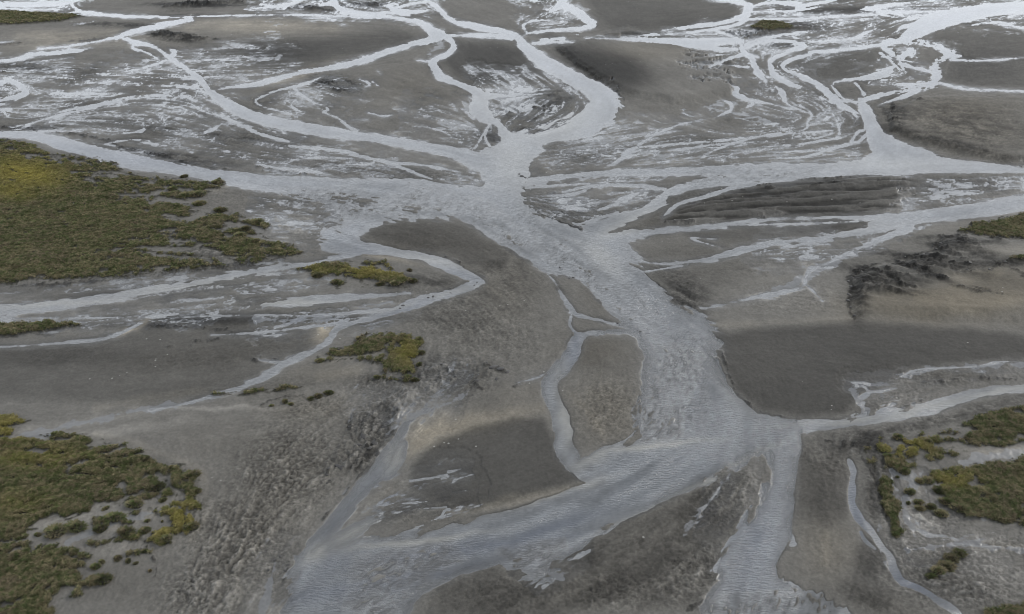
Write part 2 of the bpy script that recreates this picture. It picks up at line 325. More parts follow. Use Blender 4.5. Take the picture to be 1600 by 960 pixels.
# meadows: outline in sheet coordinates
MEADOWS = {
 'upper_left': [[(-460,213),(0,217),(50,225),(80,242),(110,243),(140,248),(178,252),(186,262),(190,266),(230,280),(330,285),(341,279),(352,284),(345,296),(325,300),(300,306),(290,318),(310,335),(345,331),(375,336),(400,350),(420,347),(425,355),(405,368),(430,376),(458,386),(478,398),(430,404),(400,412),(372,415),(330,420),(270,425),(200,432),(120,438),(60,442),(20,446),(-460,448)]],
 'lower_left': [[(-460,690),(0,688),(40,683),(90,681),(140,683),(172,696),(165,702),(197,695),(198,700),(180,706),(222,703),(232,718),(262,728),(288,720),(295,728),(276,732),(308,740),(312,752),(300,757),(310,770),(314,775),(302,780),(316,786),(313,797),(295,801),(270,795),(262,788),(285,780),(250,780),(215,785),(185,790),(172,787),(148,795),(143,803),(120,808),(110,813),(65,816),(62,830),(45,834),(44,846),(0,850),(-460,850)],
      [(190,803),(230,797),(262,795),(290,800),(303,817),(303,826),(290,836),(270,837),(255,841),(238,834),(270,824),(265,808),(240,806),(200,808)],
      [(138,850),(165,842),(190,838),(235,834),(262,837),(267,850),(255,857),(240,850),(195,848),(150,855)], [(192,867),(230,857),(238,866),(222,871)],
      [(-460,850),(0,850),(50,849),(100,855),(130,866),(155,872),(148,880),(135,884),(136,890),(125,893),(130,903),(125,910),(148,905),(170,905),(172,913),(150,915),(128,920),(129,932),(110,936),(90,935),(78,945),(88,960),(95,1030),(-460,1030)],
      [(145,812),(165,809),(205,805),(212,818),(195,826),(165,824),(145,820)], [(60,683),(50,682),(55,686)]],
 'left_edge': [[(-460,648),(0,652),(26,653),(35,659),(49,659),(30,665),(5,668),(22,674),(20,682),(0,684),(-460,688)]],
 'bend_island': [[(466,421),(500,412),(545,410),(572,407),(602,411),(612,420),(630,430),(645,440),(640,448),(615,450),(598,444),(560,446),(548,435),(520,434),(500,436),(482,430)], [(525,440),(540,440),(542,449),(526,452)]],
 'slump_island': [[(482,565),(510,552),(545,540),(558,530),(565,523),(602,520),(640,526),(662,535),(660,542),(652,549),(663,555),(655,560),(642,564),(650,574),(660,573),(650,581),(652,588),(620,588),(603,582),(585,568),(560,562),(520,565)],
      [(574,596),(592,591),(650,589),(655,594),(640,597)]],
 'ridge': [[(332,616),(370,612),(400,611),(455,605),(472,607),(420,616),(345,621)]],
 'lower_right': [[(1440,700),(1452,688),(1475,674),(1500,666),(1528,650),(1570,640),(1620,632),(2080,622),(2080,720),(1600,700),(1560,702),(1520,698),(1500,694),(1478,688),(1462,694)],
      [(1352,702),(1375,688),(1398,680),(1425,690),(1440,678),(1462,686),(1475,697),(1505,702),(1520,712),(1500,716),(1480,712),(1465,722),(1440,715),(1428,722),(1432,733),(1405,738),(1390,733),(1370,738),(1355,725)],
      [(1443,746),(1460,735),(1490,733),(1508,728),(1530,724),(1570,724),(1600,716),(2080,715),(2080,835),(1600,822),(1570,820),(1540,815),(1505,808),(1488,795),(1482,780),(1465,768),(1470,757)]],
 'right_strip': [[(1374,751),(1384,747),(1394,755),(1395,775),(1406,792),(1402,808),(1411,835),(1400,844),(1391,840),(1390,815),(1380,795),(1376,775)]],
 'upper_right': [[(1497,362),(1530,351),(1565,344),(1600,338),(2080,318),(2080,395),(1600,380),(1560,376),(1520,369)]],
 'top_left': [[(-460,16),(0,17),(60,20),(100,22),(132,26),(95,34),(20,40),(-460,42)]],
 'left_bank': [[(-460,507),(0,506),(80,504),(132,508),(95,514),(60,518),(20,525),(-460,530)]],
 'far_islet': [[(1170,44),(1188,34),(1212,33),(1250,44),(1225,47),(1190,49)]],
 'corner': [[(1535,958),(1570,950),(1640,944),(2080,940),(2080,1030),(1530,1030)]],
 'edge_strip': [[(1570,413),(1590,407),(1640,404),(2080,402),(2080,412),(1600,416)]],
}
# bare mud runnels inside the meadows (x, y, width)
RUNNELS = [
 ((212,388,3),(235,390,6),(265,392,8),(330,396,14),(350,408,10),(372,415,5)), ((230,396,4),(255,402,5),(300,404,6),(330,408,8)), ((110,272,2),(160,271,3),(200,271,3)),
 ((198,307,2),(235,306,4),(262,300,5),(300,298,6)), ((228,304,2),(235,320,5),(250,313,7),(290,318,8),(320,312,9),(360,318,18)), ((262,339,5),(300,345,7),(318,332,8),(350,322,14)),
 ((350,360,6),(375,352,6),(410,362,8)), ((352,372,4),(385,370,5),(410,374,6)), ((120,255,3),(135,252,2)), ((52,245,3),(95,245,3)), ((145,275,3),(175,276,3)), ((225,288,3),(245,282,2)), ((170,395,2),(200,390,2)), ((262,362,2),(268,364,3)),
 ((130,708,2),(150,700,3),(172,696,3)), ((225,748,3),(245,745,4),(262,748,4)), ((240,720,3),(265,728,6),(285,733,3)), ((255,755,3),(270,765,5),(285,775,5)), ((180,764,2),(200,758,3)), ((60,832,5),(100,824,8),(145,805,9),(190,795,8),(250,786,7),(290,777,5)),
 ((200,778,3),(235,771,3),(262,764,3)), ((160,735,2),(185,733,2)), ((195,738,2),(210,734,2)), ((100,870,3),(128,878,3)), ((90,890,2),(125,893,3)), ((85,935,4),(100,928,3)),
 ((550,417,3),(585,418,4),(600,420,2)), ((515,430,4),(530,436,5),(556,440,6)), ((495,556,3),(520,561,4),(565,559,5),(605,552,5)), ((605,585,3),(625,585,3),(648,590,3)), ((608,545,2),(625,540,2)),
 ((1385,692,9),(1398,700,8)), ((1395,690,5),(1430,703,3)), ((1470,685,8),(1500,683,8),(1515,675,5)), ((1460,698,7),(1490,705,8),(1530,716,10),(1570,705,12),(2080,708,12)), ((1500,700,5),(1545,712,10),(1600,695,8)), ((1378,716,5),(1400,708,4)), ((1465,728,4),(1480,722,5)), ((1430,700,3),(1450,712,4)), ((1525,755,2),(1535,762,3)), ((1450,725,6),(1500,722,8)),
 ((1505,365,1),(1510,366,1)),
]
# ------------------------------------------------------------------ rasterising the survey
def window(x0, x1, y0, y1):
    i0 = max(0, np.searchsorted(U, x0) - 1); i1 = min(NU, np.searchsorted(U, x1) + 1)
    j0 = max(0, np.searchsorted(V, y0) - 1); j1 = min(NV, np.searchsorted(V, y1) + 1)
    return slice(j0, j1), slice(i0, i1)
def smooth_line(pts):
    if len(pts) < 3: return [tuple(map(float, p)) for p in pts]
    P = np.array(pts, float)
    P = np.vstack([2 * P[0] - P[1], P, 2 * P[-1] - P[-2]])
    out = []
    for i in range(1, len(P) - 2):
        for t in (0, 0.34, 0.67):
            a, b, c, d = P[i - 1], P[i], P[i + 1], P[i + 2]
            q = 0.5 * (2 * b + (c - a) * t + (2 * a - 5 * b + 4 * c - d) * t * t + (3 * b - a - 3 * c + d) * t ** 3)
            out.append(tuple(q))
    out.append(tuple(P[-2]))
    return out
MARG = 36.0
def stroke(F, pts, marg=MARG, smooth=True):
    """F = max(F, halfwidth - distance to the line)"""
    q = smooth_line(pts) if smooth else pts
    for a, b in zip(q[:-1], q[1:]):
        r = max(a[2], b[2]) / 2 + marg
        s = window(min(a[0], b[0]) - r, max(a[0], b[0]) + r, min(a[1], b[1]) - r, max(a[1], b[1]) + r)
        x = UU[s]; y = VV[s]
        if x.size == 0: continue
        dx, dy = b[0] - a[0], b[1] - a[1]
        t = np.clip(((x - a[0]) * dx + (y - a[1]) * dy) / (dx * dx + dy * dy + 1e-9), 0, 1)
        d = np.hypot(x - a[0] - t * dx, y - a[1] - t * dy)
        F[s] = np.maximum(F[s], (a[2] + (b[2] - a[2]) * t) * 0.5 - d)
def poly_sd(poly, marg=MARG):
    """signed distance, positive inside"""
    P = np.array(poly, float)
    s = window(P[:, 0].min() - marg, P[:, 0].max() + marg, P[:, 1].min() - marg, P[:, 1].max() + marg)
    x = UU[s]; y = VV[s]
    d2 = np.full(x.shape, 1e9, np.float32); ins = np.zeros(x.shape, bool)
    n = len(P)
    for i in range(n):
        ax, ay = P[i]; bx, by = P[(i + 1) % n]
        dx, dy = bx - ax, by - ay
        t = np.clip(((x - ax) * dx + (y - ay) * dy) / (dx * dx + dy * dy + 1e-9), 0, 1)
        d2 = np.minimum(d2, (x - ax - t * dx) ** 2 + (y - ay - t * dy) ** 2)
        if ay != by:
            c = ((ay > y) != (by > y)) & (x < (bx - ax) * (y - ay) / (by - ay) + ax)
            ins ^= c
    d = np.sqrt(d2)
    return s, np.where(ins, d, -d)

# flow direction, as a tensor on a coarse sheet, in ground metres
KU = np.arange(-460, 1750, 12.0); KV = np.arange(-90, 1020, 9.0)
kU, kV = np.meshgrid(KU, KV)
kX, kY = ground_xy(kU, kV)
Txx = np.zeros_like(kX); Txy = np.zeros_like(kX)
def add_dir(pts, gain=1.0, r0=2.5):
    for a, b in zip(pts[:-1], pts[1:]):
        x0, y0 = ground_xy(a[0], max(a[1], -300)); x1, y1 = ground_xy(b[0], max(b[1], -300))
        L = math.hypot(x1 - x0, y1 - y0) + 1e-6
        wd = a[2] if len(a) > 2 else 10
        dx, dy = (x1 - x0), (y1 - y0)
        t = np.clip(((kX - x0) * dx + (kY - y0) * dy) / (L * L), 0, 1)
        d2 = (kX - x0 - t * dx) ** 2 + (kY - y0 - t * dy) ** 2
        wt = gain * (wd + 3) * min(L, 30) / (d2 + r0 * r0) ** 1.25
        c, s = dx / L, dy / L
        Txx[:] += wt * (c * c - s * s); Txy[:] += wt * 2 * c * s
ENDS = [(q, k) for k, (kind, pts) in enumerate(OPS) if kind == 'w' for q in smooth_line(pts)]
EP = np.array([q[:3] for q, k in ENDS]); EK = np.array([k for q, k in ENDS])
WPOLY = [np.array(p, float) for k, p in OPS if k == 'W']
def is_free(q, k):
    d = np.hypot(EP[:, 0] - q[0], (EP[:, 1] - q[1]) * 1.5) - EP[:, 2] * 0.5
    if (d[EK != k] < 9).any(): return False
    for P in WPOLY:
        ins = False
        for i in range(len(P)):
            (ax, ay), (bx, by) = P[i], P[(i + 1) % len(P)]
            if (ay > q[1]) != (by > q[1]) and q[0] < (bx - ax) * (q[1] - ay) / (by - ay) + ax: ins = not ins
        if ins or np.hypot(P[:, 0] - q[0], P[:, 1] - q[1]).min() < 14: return False
    return -40 < q[0] < 1640
W = np.full(UU.shape, -MARG, np.float32)
Wbig = np.full(UU.shape, -MARG, np.float32)
Wt = np.full(UU.shape, -MARG, np.float32)      # narrow rivulets, kept apart so that their shores stay fine
for ki, (k, p) in enumerate(OPS):
    if k == 'w':
        p = list(p)
        # a channel that leaves the surveyed part runs on beyond it
        for e, q in ((0, 1), (-1, -2)):
            a, b = p[e], p[q]
            if a[0] < -15 or a[0] > 1615:
                sl = (a[1] - b[1]) / (a[0] - b[0] + 1e-6); st = -600 if a[0] < 0 else 600
                n_ = (a[0] + st, a[1] + max(min(sl, 0.2), -0.2) * st, a[2])
                if e == 0: p.insert(0, n_)
                else: p.append(n_)
                break
        if is_free(p[0], ki): p[0] = (p[0][0], p[0][1], 0.2)
        if is_free(p[-1], ki): p[-1] = (p[-1][0], p[-1][1], 0.2)
        if max(q[2] for q in p) <= 6.5:
            stroke(Wt, [(a, b, c if c < 1 else max(c * 1.05, 2.4)) for a, b, c in p]); add_dir(p)
        else:
            stroke(W, p); add_dir(p)
            if max(q[2] for q in p) >= 20 and p[0][1] > 500 and p[0][0] < 1200: stroke(Wbig, p)
    elif k == 'W':
        s, d = poly_sd(p); W[s] = np.maximum(W[s], d); Wbig[s] = np.maximum(Wbig[s], d)
    else:
        s, d = poly_sd(p); W[s] = np.minimum(W[s], -d)
for g in GUIDES: add_dir([(x, y, 60) for x, y in g], 2.5, 8)
add_dir([(620,320,90),(760,330,120),(880,400,120),(1000,480,120),(1070,560,130),(1120,660,130),(1050,740,120),(900,800,100),(700,870,100),(500,950,100)], 1.5, 6)
add_dir([(1180,680,80),(1215,780,50),(1160,900,90),(1140,1000,100)], 1.5, 6)
def flow_dir(x, y):
    u, v = sheet_uv(x, y)
    fi = np.clip((u - KU[0]) / 12.0, 0, len(KU) - 1.001); fj = np.clip((v - KV[0]) / 9.0, 0, len(KV) - 1.001)
    i = fi.astype(np.int32); j = fj.astype(np.int32); a = fi - i; b = fj - j
    def L(T): return (T[j, i] * (1 - a) + T[j, i + 1] * a) * (1 - b) + (T[j + 1, i] * (1 - a) + T[j + 1, i + 1] * a) * b
    xx, xy = L(Tn[0]), L(Tn[1])
    th = 0.5 * np.arctan2(xy, xx)
    return np.cos(th).astype(np.float32), np.sin(th).astype(np.float32)
m_ = np.sqrt(Txx ** 2 + Txy ** 2) + 1e-9
Tn = [Txx / m_, Txy / m_]
def lic(scale, length, steps, seed, swirl=0.0):
    """noise drawn out along the flow"""
    acc = vnoise(XX / scale, YY / scale, seed); cnt = 1.0
    h = length / steps / 2
    for sgn in (1, -1):
        px, py = XX.copy(), YY.copy()
        cx, cy = flow_dir(px, py); cx, cy = cx * sgn, cy * sgn
        for k in range(steps):
            px += cx * h; py += cy * h
            nx, ny = flow_dir(px, py)
            f = np.where(nx * cx + ny * cy < 0, -1, 1).astype(np.float32)
            cx, cy = nx * f, ny * f
            wgt = 1 - (k + 1) / (steps + 1)
            acc += wgt * vnoise(px / scale, py / scale, seed); cnt += wgt
    acc /= cnt
    return (acc - acc.mean()) / (acc.std() + 1e-6)
# coarser streaks where the flats are far off, so that they stay wider than the sheet's mesh
far = np.clip((np.hypot(XX, YY) - 120) / 200, 0, 1).astype(np.float32)
s1 = lic(0.85, 3.4, 4, 11)
s2 = lic(2.6, 20, 7, 23)
s3 = lic(0.36, 1.3, 3, 31)
sm = lic(1.35, 17, 8, 41)
s5 = lic(0.45, 3.2, 5, 61)
nearness = 1 - np.clip(far * 3.0, 0, 1)
n0 = fbm(XX, YY, 14, 4, 50)
n1 = fbm(XX, YY, 3.2, 4, 60)
n2 = fbm(XX, YY, 0.9, 3, 70)
n4 = fbm(XX, YY, 2.2, 5, 120, 0.62)
n5 = fbm(XX, YY, 0.42, 2, 140)
n6 = fbm(XX, YY, 0.85, 4, 150, 0.6)
px1 = (0.25 / MPX).clip(0.3, 3)

# ragged shores
W += 0.9 * s1 * np.clip(1.4 - far, 0.4, 1) + 1.2 * s2 * 0.5 + 2.2 * n1 + 1.0 * n2
# shores that break up into fingers and half-drowned ribs: outline, strength
RAGGED = [([(1080,740),(1210,700),(1200,780),(1140,880),(1110,960),(1060,960),(1120,860),(1150,790)], 1.0), ([(840,850),(960,810),(960,850),(890,900),(800,940),(770,890)], 0.9), ([(985,400),(1060,440),(1150,520),(1140,570),(1100,560),(1060,500),(1000,450)], 0.6),
 ([(430,830),(500,850),(470,960),(400,960)], 0.8), ([(560,300),(720,290),(720,345),(560,350)], 0.6), ([(440,290),(560,300),(540,380),(490,380)], 1.0), ([(980,600),(1010,600),(1010,700),(960,710)], 0.8), ([(810,290),(900,290),(910,360),(820,340)], 0.6), ([(600,760),(760,780),(720,840),(560,860)], 0.7), ([(940,150),(990,140),(990,230),(900,230)], 0.7), ([(1380,50),(1500,70),(1490,150),(1400,150)], 0.5), ([(1330,590),(1420,570),(1430,650),(1330,660)], 0.8), ([(1240,840),(1330,900),(1330,960),(1200,930)], 0.8)]
for poly, k_ in RAGGED:
    s, d = poly_sd(poly, 40)
    W[s] += np.clip(d / 16 + 0.5, 0, 1) * k_ * (3.0 * s1[s] + 4.5 * n1[s] + 4.5 * n4[s] + 1.5 * s3[s]) * px1[s].clip(0.4, 1.5)
Wwide = W.copy()
W = np.maximum(W, Wt + 0.75 * n2 + 0.7 * n1 + 0.35 * s1 + 1.6 * n4 - 0.15)
Wmain = W.copy()
braid = np.zeros_like(W); shoal = np.zeros_like(W)
for poly, dens, fe in BRAIDS:
    s, d = poly_sd(poly, 60)
    m = np.clip((d + 22 * n0[s] + 10 * n4[s]) / (fe * 2.6) * 0.5 + 0.5, 0, 1)
    braid[s] = np.maximum(braid[s], m * dens)
for poly, dens, fe in SHOALS:
    s, d = poly_sd(poly, 40)
    m = np.clip(d / fe * 0.5 + 0.5, 0, 1)
    shoal[s] = np.maximum(shoal[s], m * dens)
beyond = np.clip(np.maximum(np.maximum(-100 - UU, UU - 1700) / 120, (-60 - VV) / 20), 0, 1)
braid = np.maximum(braid, 0.26 * beyond * np.clip(1.2 - np.maximum(VV - 300, 0) / 300, 0.2, 1))
patch = fbm(XX, YY, 9, 4, 90) * 2.0
# the film appears where the drawn-out noise exceeds a level set by the zone's density
comb = (0.45 * s3 + 0.75 * sm + 0.35 * patch + 0.5 * n2) * nearness + (0.50 * sm + 0.28 * s2 + 0.6 * patch + 1.9 * n4 + 0.3 * s1) * (1 - nearness)
thr = 1.85 - 2.9 * braid
film = (comb - thr) * 1.5
# thin rivulets: narrow lines where a drawn-out noise crosses zero
riv = (0.02 + 0.16 * braid - np.abs(0.6 * sm + 0.3 * s2 + 0.4 * patch + 1.1 * n4 - 0.3)) * 4.5
riv = np.where(nearness > 0.5, -9, riv)
bf = np.where(braid > 0.05, np.maximum(film - 0.8, np.where(braid > 0.14, riv, -9)), -9)
W = np.where(braid > 0.02, np.maximum(W, np.clip(bf, -9, 1.3)), W)
lump = (0.6 * s1 + 0.3 * sm + 0.55 * s3 + 1.1 * n1 + 0.9 * n2) - (2.4 - 4.0 * shoal)
W = np.where(shoal > 0.03, np.minimum(W, np.maximum(-lump * 2.2, -3)), W)

# ------------------------------------------------------------------ meadow masks
G = {}
runF = np.full(UU.shape, -20, np.float32)
for r in RUNNELS: stroke(runF, r, 20)
rag = 2.2 * n1 + 3.2 * n2 + 0.8 * s3 + 1.6 * n5
gall = np.full(UU.shape, -20, np.float32)
for name, polys in MEADOWS.items():
    F = np.full(UU.shape, -20, np.float32)
    for p in polys:
        s, d = poly_sd(p, 24); F[s] = np.maximum(F[s], d)
    k = 0.45 if name in ('ridge', 'left_edge', 'top_left', 'left_bank', 'far_islet', 'edge_strip') else 1.0
    F = np.minimum(F + rag * 1.1 * k * px1.clip(0.4, 1.4), -runF + 0.7 * rag + 0.3)
    if name in ('lower_left', 'upper_left', 'lower_right', 'bend_island', 'slump_island', 'ridge', 'right_strip'):
        # small bare pans and runnels near the ragged edge
        edge = np.clip(1 - F / {'upper_left': 26, 'bend_island': 16, 'slump_island': 14, 'ridge': 8, 'right_strip': 8}.get(name, 34), 0, 1)
        pan = (0.9 * n1 + 0.55 * s1 * 0.6 + 0.9 * n2) - (1.2 - 1.08 * edge)
        F = np.minimum(F, np.where(pan > -0.4, -pan * 5, 9))
    G[name] = F
    gall = np.maximum(gall, F)
W = np.where(gall > -1.5, np.minimum(W, -2.0 - gall.clip(0, 8)), W)

# ------------------------------------------------------------------ sediment: darker, paler, warmer, rougher patches of the flats
# (x, y, rx, ry, degrees, brightness factor, warmth, roughness of relief)
TONES = [
 (960,110,75,22,14,0.62,0.1,0), (905,95,60,10,35,0.55,0,0.3), (1010,85,80,18,0,1.05,0.5,0), (770,100,65,30,0,0.72,0,0), (420,80,95,14,0,0.68,0,0), (500,60,140,14,0,0.9,0,0), (400,42,150,16,3,1.28,0.4,0.1), (150,60,150,14,0,1.2,0.4,0.2), (60,75,70,8,0,1.2,0.3,0),
 (268,57,32,7,8,0.25,0,1), (310,8,60,4,0,0.25,0,1), (455,12,35,4,0,0.2,0,1), (570,8,40,4,0,0.22,0,1), (180,40,50,4,0,0.5,0,0.8), (30,100,30,6,0,0.5,0,0.8), (60,108,60,8,0,0.6,0,0.6), (520,130,40,12,10,0.5,0,1), (540,140,30,8,0,0.6,0,1), (650,130,60,30,0,0.95,0.3,0),
 (480,112,60,7,-18,1.3,0.8,0), (380,195,90,12,10,0.8,0,0.6), (330,212,150,10,6,0.65,0,0.8), (260,245,90,7,8,0.5,0,0.8), (60,200,60,4,0,0.5,0,0.6), (90,165,90,14,0,0.85,0.2,0), (160,190,120,10,0,0.8,0,0.4), (560,265,170,14,5,0.7,0,1.0), (620,205,120,22,8,0.92,0,0.2),
 (820,170,50,16,0,0.45,0,0.7), (870,150,50,12,0,0.6,0,0.5), (830,205,50,10,-15,0.45,0,0.7), (770,210,25,14,0,0.5,0,0.6), (1240,42,50,9,0,0.5,0,0.8), (1182,53,30,6,0,0.22,0,1), (1225,70,25,5,0,0.4,0,0.8), (1290,18,70,6,0,0.5,0,0.3), (1380,14,60,4,0,0.5,0,0.3), (1300,108,60,22,0,0.85,0,0), (1320,190,70,30,30,0.78,0.1,0.3),
 (1535,105,70,30,0,0.78,0,0.4), (1500,200,110,36,10,0.68,0.75,0.7), (1395,180,18,24,-60,0.5,0,1), (1480,228,110,6,14,0.6,0.3,0.9), (1540,170,80,16,0,0.95,0.4,0.3), (1100,230,130,18,0,0.8,0,0.5), (900,240,70,14,0,0.75,0,0.8), (1050,45,120,22,0,0.85,0.1,0), (1500,22,120,3,0,0.7,0,0.2),
 (1200,315,190,28,0,0.56,0,0.4), (1050,335,50,10,-20,0.7,0.4,0.2), (1360,290,100,16,0,0.7,0,0.4), (1520,290,80,16,0,0.6,0,0.8), (880,325,60,22,10,0.58,0,1), (960,315,40,8,-30,0.95,0.3,0), (1280,355,70,9,0,0.72,0.1,0), (1090,390,90,12,-5,0.85,0.1,0.1), (1150,420,140,18,-8,0.85,0.1,0.2), (1060,440,50,16,30,0.68,0,0.8), (1075,470,30,12,30,0.55,0,1), (1250,470,80,22,0,1.02,0,0.5),
 (1330,430,40,40,0,1.0,0,0), (1450,415,90,10,14,0.38,0.1,1), (1380,440,60,12,20,0.42,0.1,1), (1500,382,60,8,6,0.35,0,1), (1510,400,60,8,12,0.5,0.2,0.8), (1345,455,16,40,0,0.4,0,1), (1440,432,50,5,22,0.35,0,1), (1560,420,40,6,0,0.5,0,1), (1540,475,130,30,0,0.92,1.1,0.1), (1420,482,110,24,0,0.92,1.0,0), (1570,440,60,20,0,0.92,0.8,0), (1500,350,100,12,-18,1.05,0.1,0),
 (1480,590,110,14,-4,0.8,0.2,0.8), (1400,625,70,14,-10,0.8,0.2,0.6), (1450,660,160,12,-14,0.75,0,0.8), (1340,690,50,22,0,0.72,0,1.0),(1290,720,40,26,20,0.9,0.2,0.8),
 (660,375,80,22,5,0.75,0.35,0.3), (790,440,60,50,35,0.80,0.35,0.5), (740,510,110,50,20,0.82,0.15,0.8), (700,590,60,30,0,0.75,0,1.4), (600,610,50,20,10,0.8,0.1,1.2), (590,680,40,40,20,0.85,0,2.0), (560,720,40,20,0,0.8,0,1.5), (640,560,30,30,0,0.85,0,0.4), (590,400,60,5,12,1.3,0.8,0.1), (700,422,60,5,25,1.25,0.7,0.1),
 (930,470,30,16,40,0.9,0.2,0.1), (930,550,50,25,0,0.85,0.5,0.0), (945,640,50,50,0,0.95,0.6,0.8), (660,690,60,20,-30,1.06,0.6,0.1), (740,660,110,26,-14,1.06,0.6,0.1), (800,610,60,12,0,1.0,0.2,0.1), (650,800,70,20,-5,0.82,0.1,0.5), (800,780,150,7,-14,1.25,0.6,0.2), (610,770,30,18,-30,1.05,0.3,0.4),
 (600,660,30,30,0,0.7,0,1.5), (500,640,80,20,0,0.9,0.4,0.9), (450,740,90,70,-40,0.9,0.35,1.6), (380,850,80,70,0,0.93,0.3,1.8), (320,930,60,50,0,0.9,0.1,1.6), (300,760,40,80,0,1.02,0.1,0.0), (200,900,60,50,0,0.95,0.1,0.0), (350,690,90,30,0,1.0,0.1,0.0), (240,840,30,70,20,1.0,0,0.0),
 (330,560,130,20,-8,0.85,0.2,0.3), (100,560,120,16,0,0.75,0.1,0.2), (300,505,90,10,0,0.65,0.1,0.3), (180,510,60,6,0,0.7,0,0.2), (420,605,120,12,-4,0.85,0.2,0.3), (150,680,140,8,-8,1.25,0,0.0), (120,665,110,8,-10,1.25,0,0), (200,450,220,8,-9,0.8,0.1,0.0),(60,455,100,8,0,0.85,0.1,0.1), (500,580,60,16,0,0.95,0.3,0),
 (340,640,120,3,0,1.3,0,0), (540,500,110,10,0,0.7,0,0.3), (350,500,80,6,0,0.6,0,0.2), (660,440,50,10,0,0.7,0,0.6), (455,340,60,35,30,0.95,0.1,0.6), (350,310,60,20,0,0.95,0.1,0.4), (215,512,30,5,-30,1.7,1.3,0.1), (505,520,20,16,-30,1.6,1.2,0.1), (320,398,50,12,0,0.8,0,1.2),
 (1010,850,160,60,-30,0.84,0.25,0.5), (1130,780,60,40,-30,0.8,0.15,1.6), (1080,900,70,40,-20,0.78,0.1,1.5), (960,930,90,30,0,0.85,0.1,1.0), (800,930,110,40,0,0.8,0.2,0.6), (900,870,60,20,0,0.75,0,0.4), (1280,780,40,50,0,0.75,0.2,0.3), (1290,860,45,45,0,1.05,0.55,0.2), (1350,880,20,30,0,0.6,0,0.3), (1370,940,60,20,20,0.68,0.2,0.6),
 (1440,820,60,30,10,1.35,0,1.6), (1480,900,110,50,10,0.9,0,1.8), (1560,850,70,16,8,1.05,0,1.0), (1430,760,50,26,0,1.25,0,0.4), (1370,760,20,60,0,0.7,0,1.4), (1550,900,60,16,10,1.15,0,0.8), (1590,710,70,12,0,1.3,0,0.2), (1420,860,50,30,0,1.0,0,1.3),
 (100,820,110,14,-12,1.25,0.1,0.2), (180,850,80,30,0,1.15,0.1,0.2), (90,700,60,6,0,1.1,0,0),
]
crisp = np.clip((0.22 * sm + 0.9 * n1 + 1.0 * n4 + 0.12) / 0.4 * 0.5 + 0.4, 0, 1)
bright = np.zeros_like(W); warm = np.zeros_like(W); rough = np.zeros_like(W)
wx = UU + 10 * n0 + 8 * n1; wy = VV + (5 * n0 + 5 * n1) * np.clip(VV / 500, 0.25, 1)
for (x, y, rx, ry, ang, br, wa, ro) in TONES:
    R = max(rx, ry) * 2.3 + 20
    s = window(x - R, x + R, y - R, y + R)
    ca, sa = math.cos(math.radians(ang)), math.sin(math.radians(ang))
    dx, dy = wx[s] - x, wy[s] - y
    a = (dx * ca + dy * sa) / rx; b = (-dx * sa + dy * ca) / ry
    q = a * a + b * b
    g = np.exp(-(q ** 1.3) * 0.9)
    cr = 1.0 if ro < 0.5 else (0.30 + 1.25 * crisp[s])
    bright[s] += g * math.log(br) * cr; warm[s] += g * wa; rough[s] = np.maximum(rough[s], g * ro)
# whole bars of darker, damp sand with a readable outline: outline, factor, feather
BARS = [([(1085,515),(1130,560),(1150,615),(1190,645),(1260,655),(1320,650),(1345,620),(1380,600),(1420,578),(1520,570),(1760,560),(1760,545),(1600,528),(1480,516),(1330,508),(1200,515),(1140,525)], 0.47, 7),
 ([(648,725),(690,695),(740,672),(800,655),(850,655),(868,690),(890,722),(935,744),(900,760),(820,782),(740,800),(690,790),(640,760)], 0.52, 6),
 ([(-60,545),(60,542),(200,520),(240,505),(470,515),(520,522),(500,545),(460,560),(400,588),(330,612),(240,632),(100,628),(-60,618)], 0.70, 8),
 ([(585,352),(640,343),(730,352),(765,380),(800,400),(790,430),(740,420),(680,400),(600,380),(570,372)], 0.70, 6),
 ([(708,68),(760,66),(812,75),(840,100),(870,122),(840,128),(790,128),(740,132),(712,118),(690,95)], 0.6, 7),
 ([(880,75),(920,72),(990,95),(1010,125),(985,148),(960,140),(920,110)], 0.5, 14), ([(380,72),(480,62),(620,48),(660,60),(600,78),(540,96),(430,115),(400,105)], 0.62, 8),
 ([(905,-20),(1150,-20),(1155,20),(1140,35),(1050,45),(960,48),(935,30)], 0.68, 6), ([(1060,360),(1200,347),(1350,343),(1355,350),(1280,368),(1180,376),(1080,378)], 0.66, 4),
 ([(1252,85),(1300,70),(1370,80),(1380,100),(1340,120),(1280,125),(1240,105)], 0.7, 6), ([(1480,50),(1620,45),(1720,50),(1720,140),(1510,134),(1480,125),(1490,90),(1440,65)], 0.68, 6),
 ([(240,492),(320,488),(440,488),(400,505),(330,508),(250,502)], 0.62, 4), ([(918,530),(960,526),(1000,545),(1002,580),(960,590),(900,580),(905,555)], 0.85, 10), ([(1238,690),(1330,740),(1335,800),(1290,820),(1250,800)], 0.76, 14),
 ([(870,870),(950,830),(1100,760),(1160,745),(1120,850),(1000,940),(880,940)], 0.74, 12), ([(690,915),(780,884),(860,935),(900,1000),(640,1000)], 0.72, 10)]
for poly, fac, fe in BARS:
    s, d = poly_sd(poly, 60)
    bright[s] += np.clip((d + (10 * n0[s] + 5 * n1[s]) * np.clip(VV[s] / 600, 0.3, 1)) / fe * 0.5 + 0.5, 0, 1) * math.log(fac) / 1.5
bright = np.clip(bright, -1.05, 0.4); warm = warm.clip(0, 1.2)
grain = 0.08 * n0 + 0.07 * n1 + (0.02 * s1 + 0.025 * sm + 0.02 * s2) * (0.5 + far)
crack = np.clip(1 - np.abs(n6 + 0.06 * s1) / 0.075, 0, 1) * np.clip(n1 * 2 + 0.7, 0, 1)
rgrain = rough * (0.06 * s5 + 0.04 * s1 + 0.09 * n2 + 0.40 * n5 - 0.30 * crack)
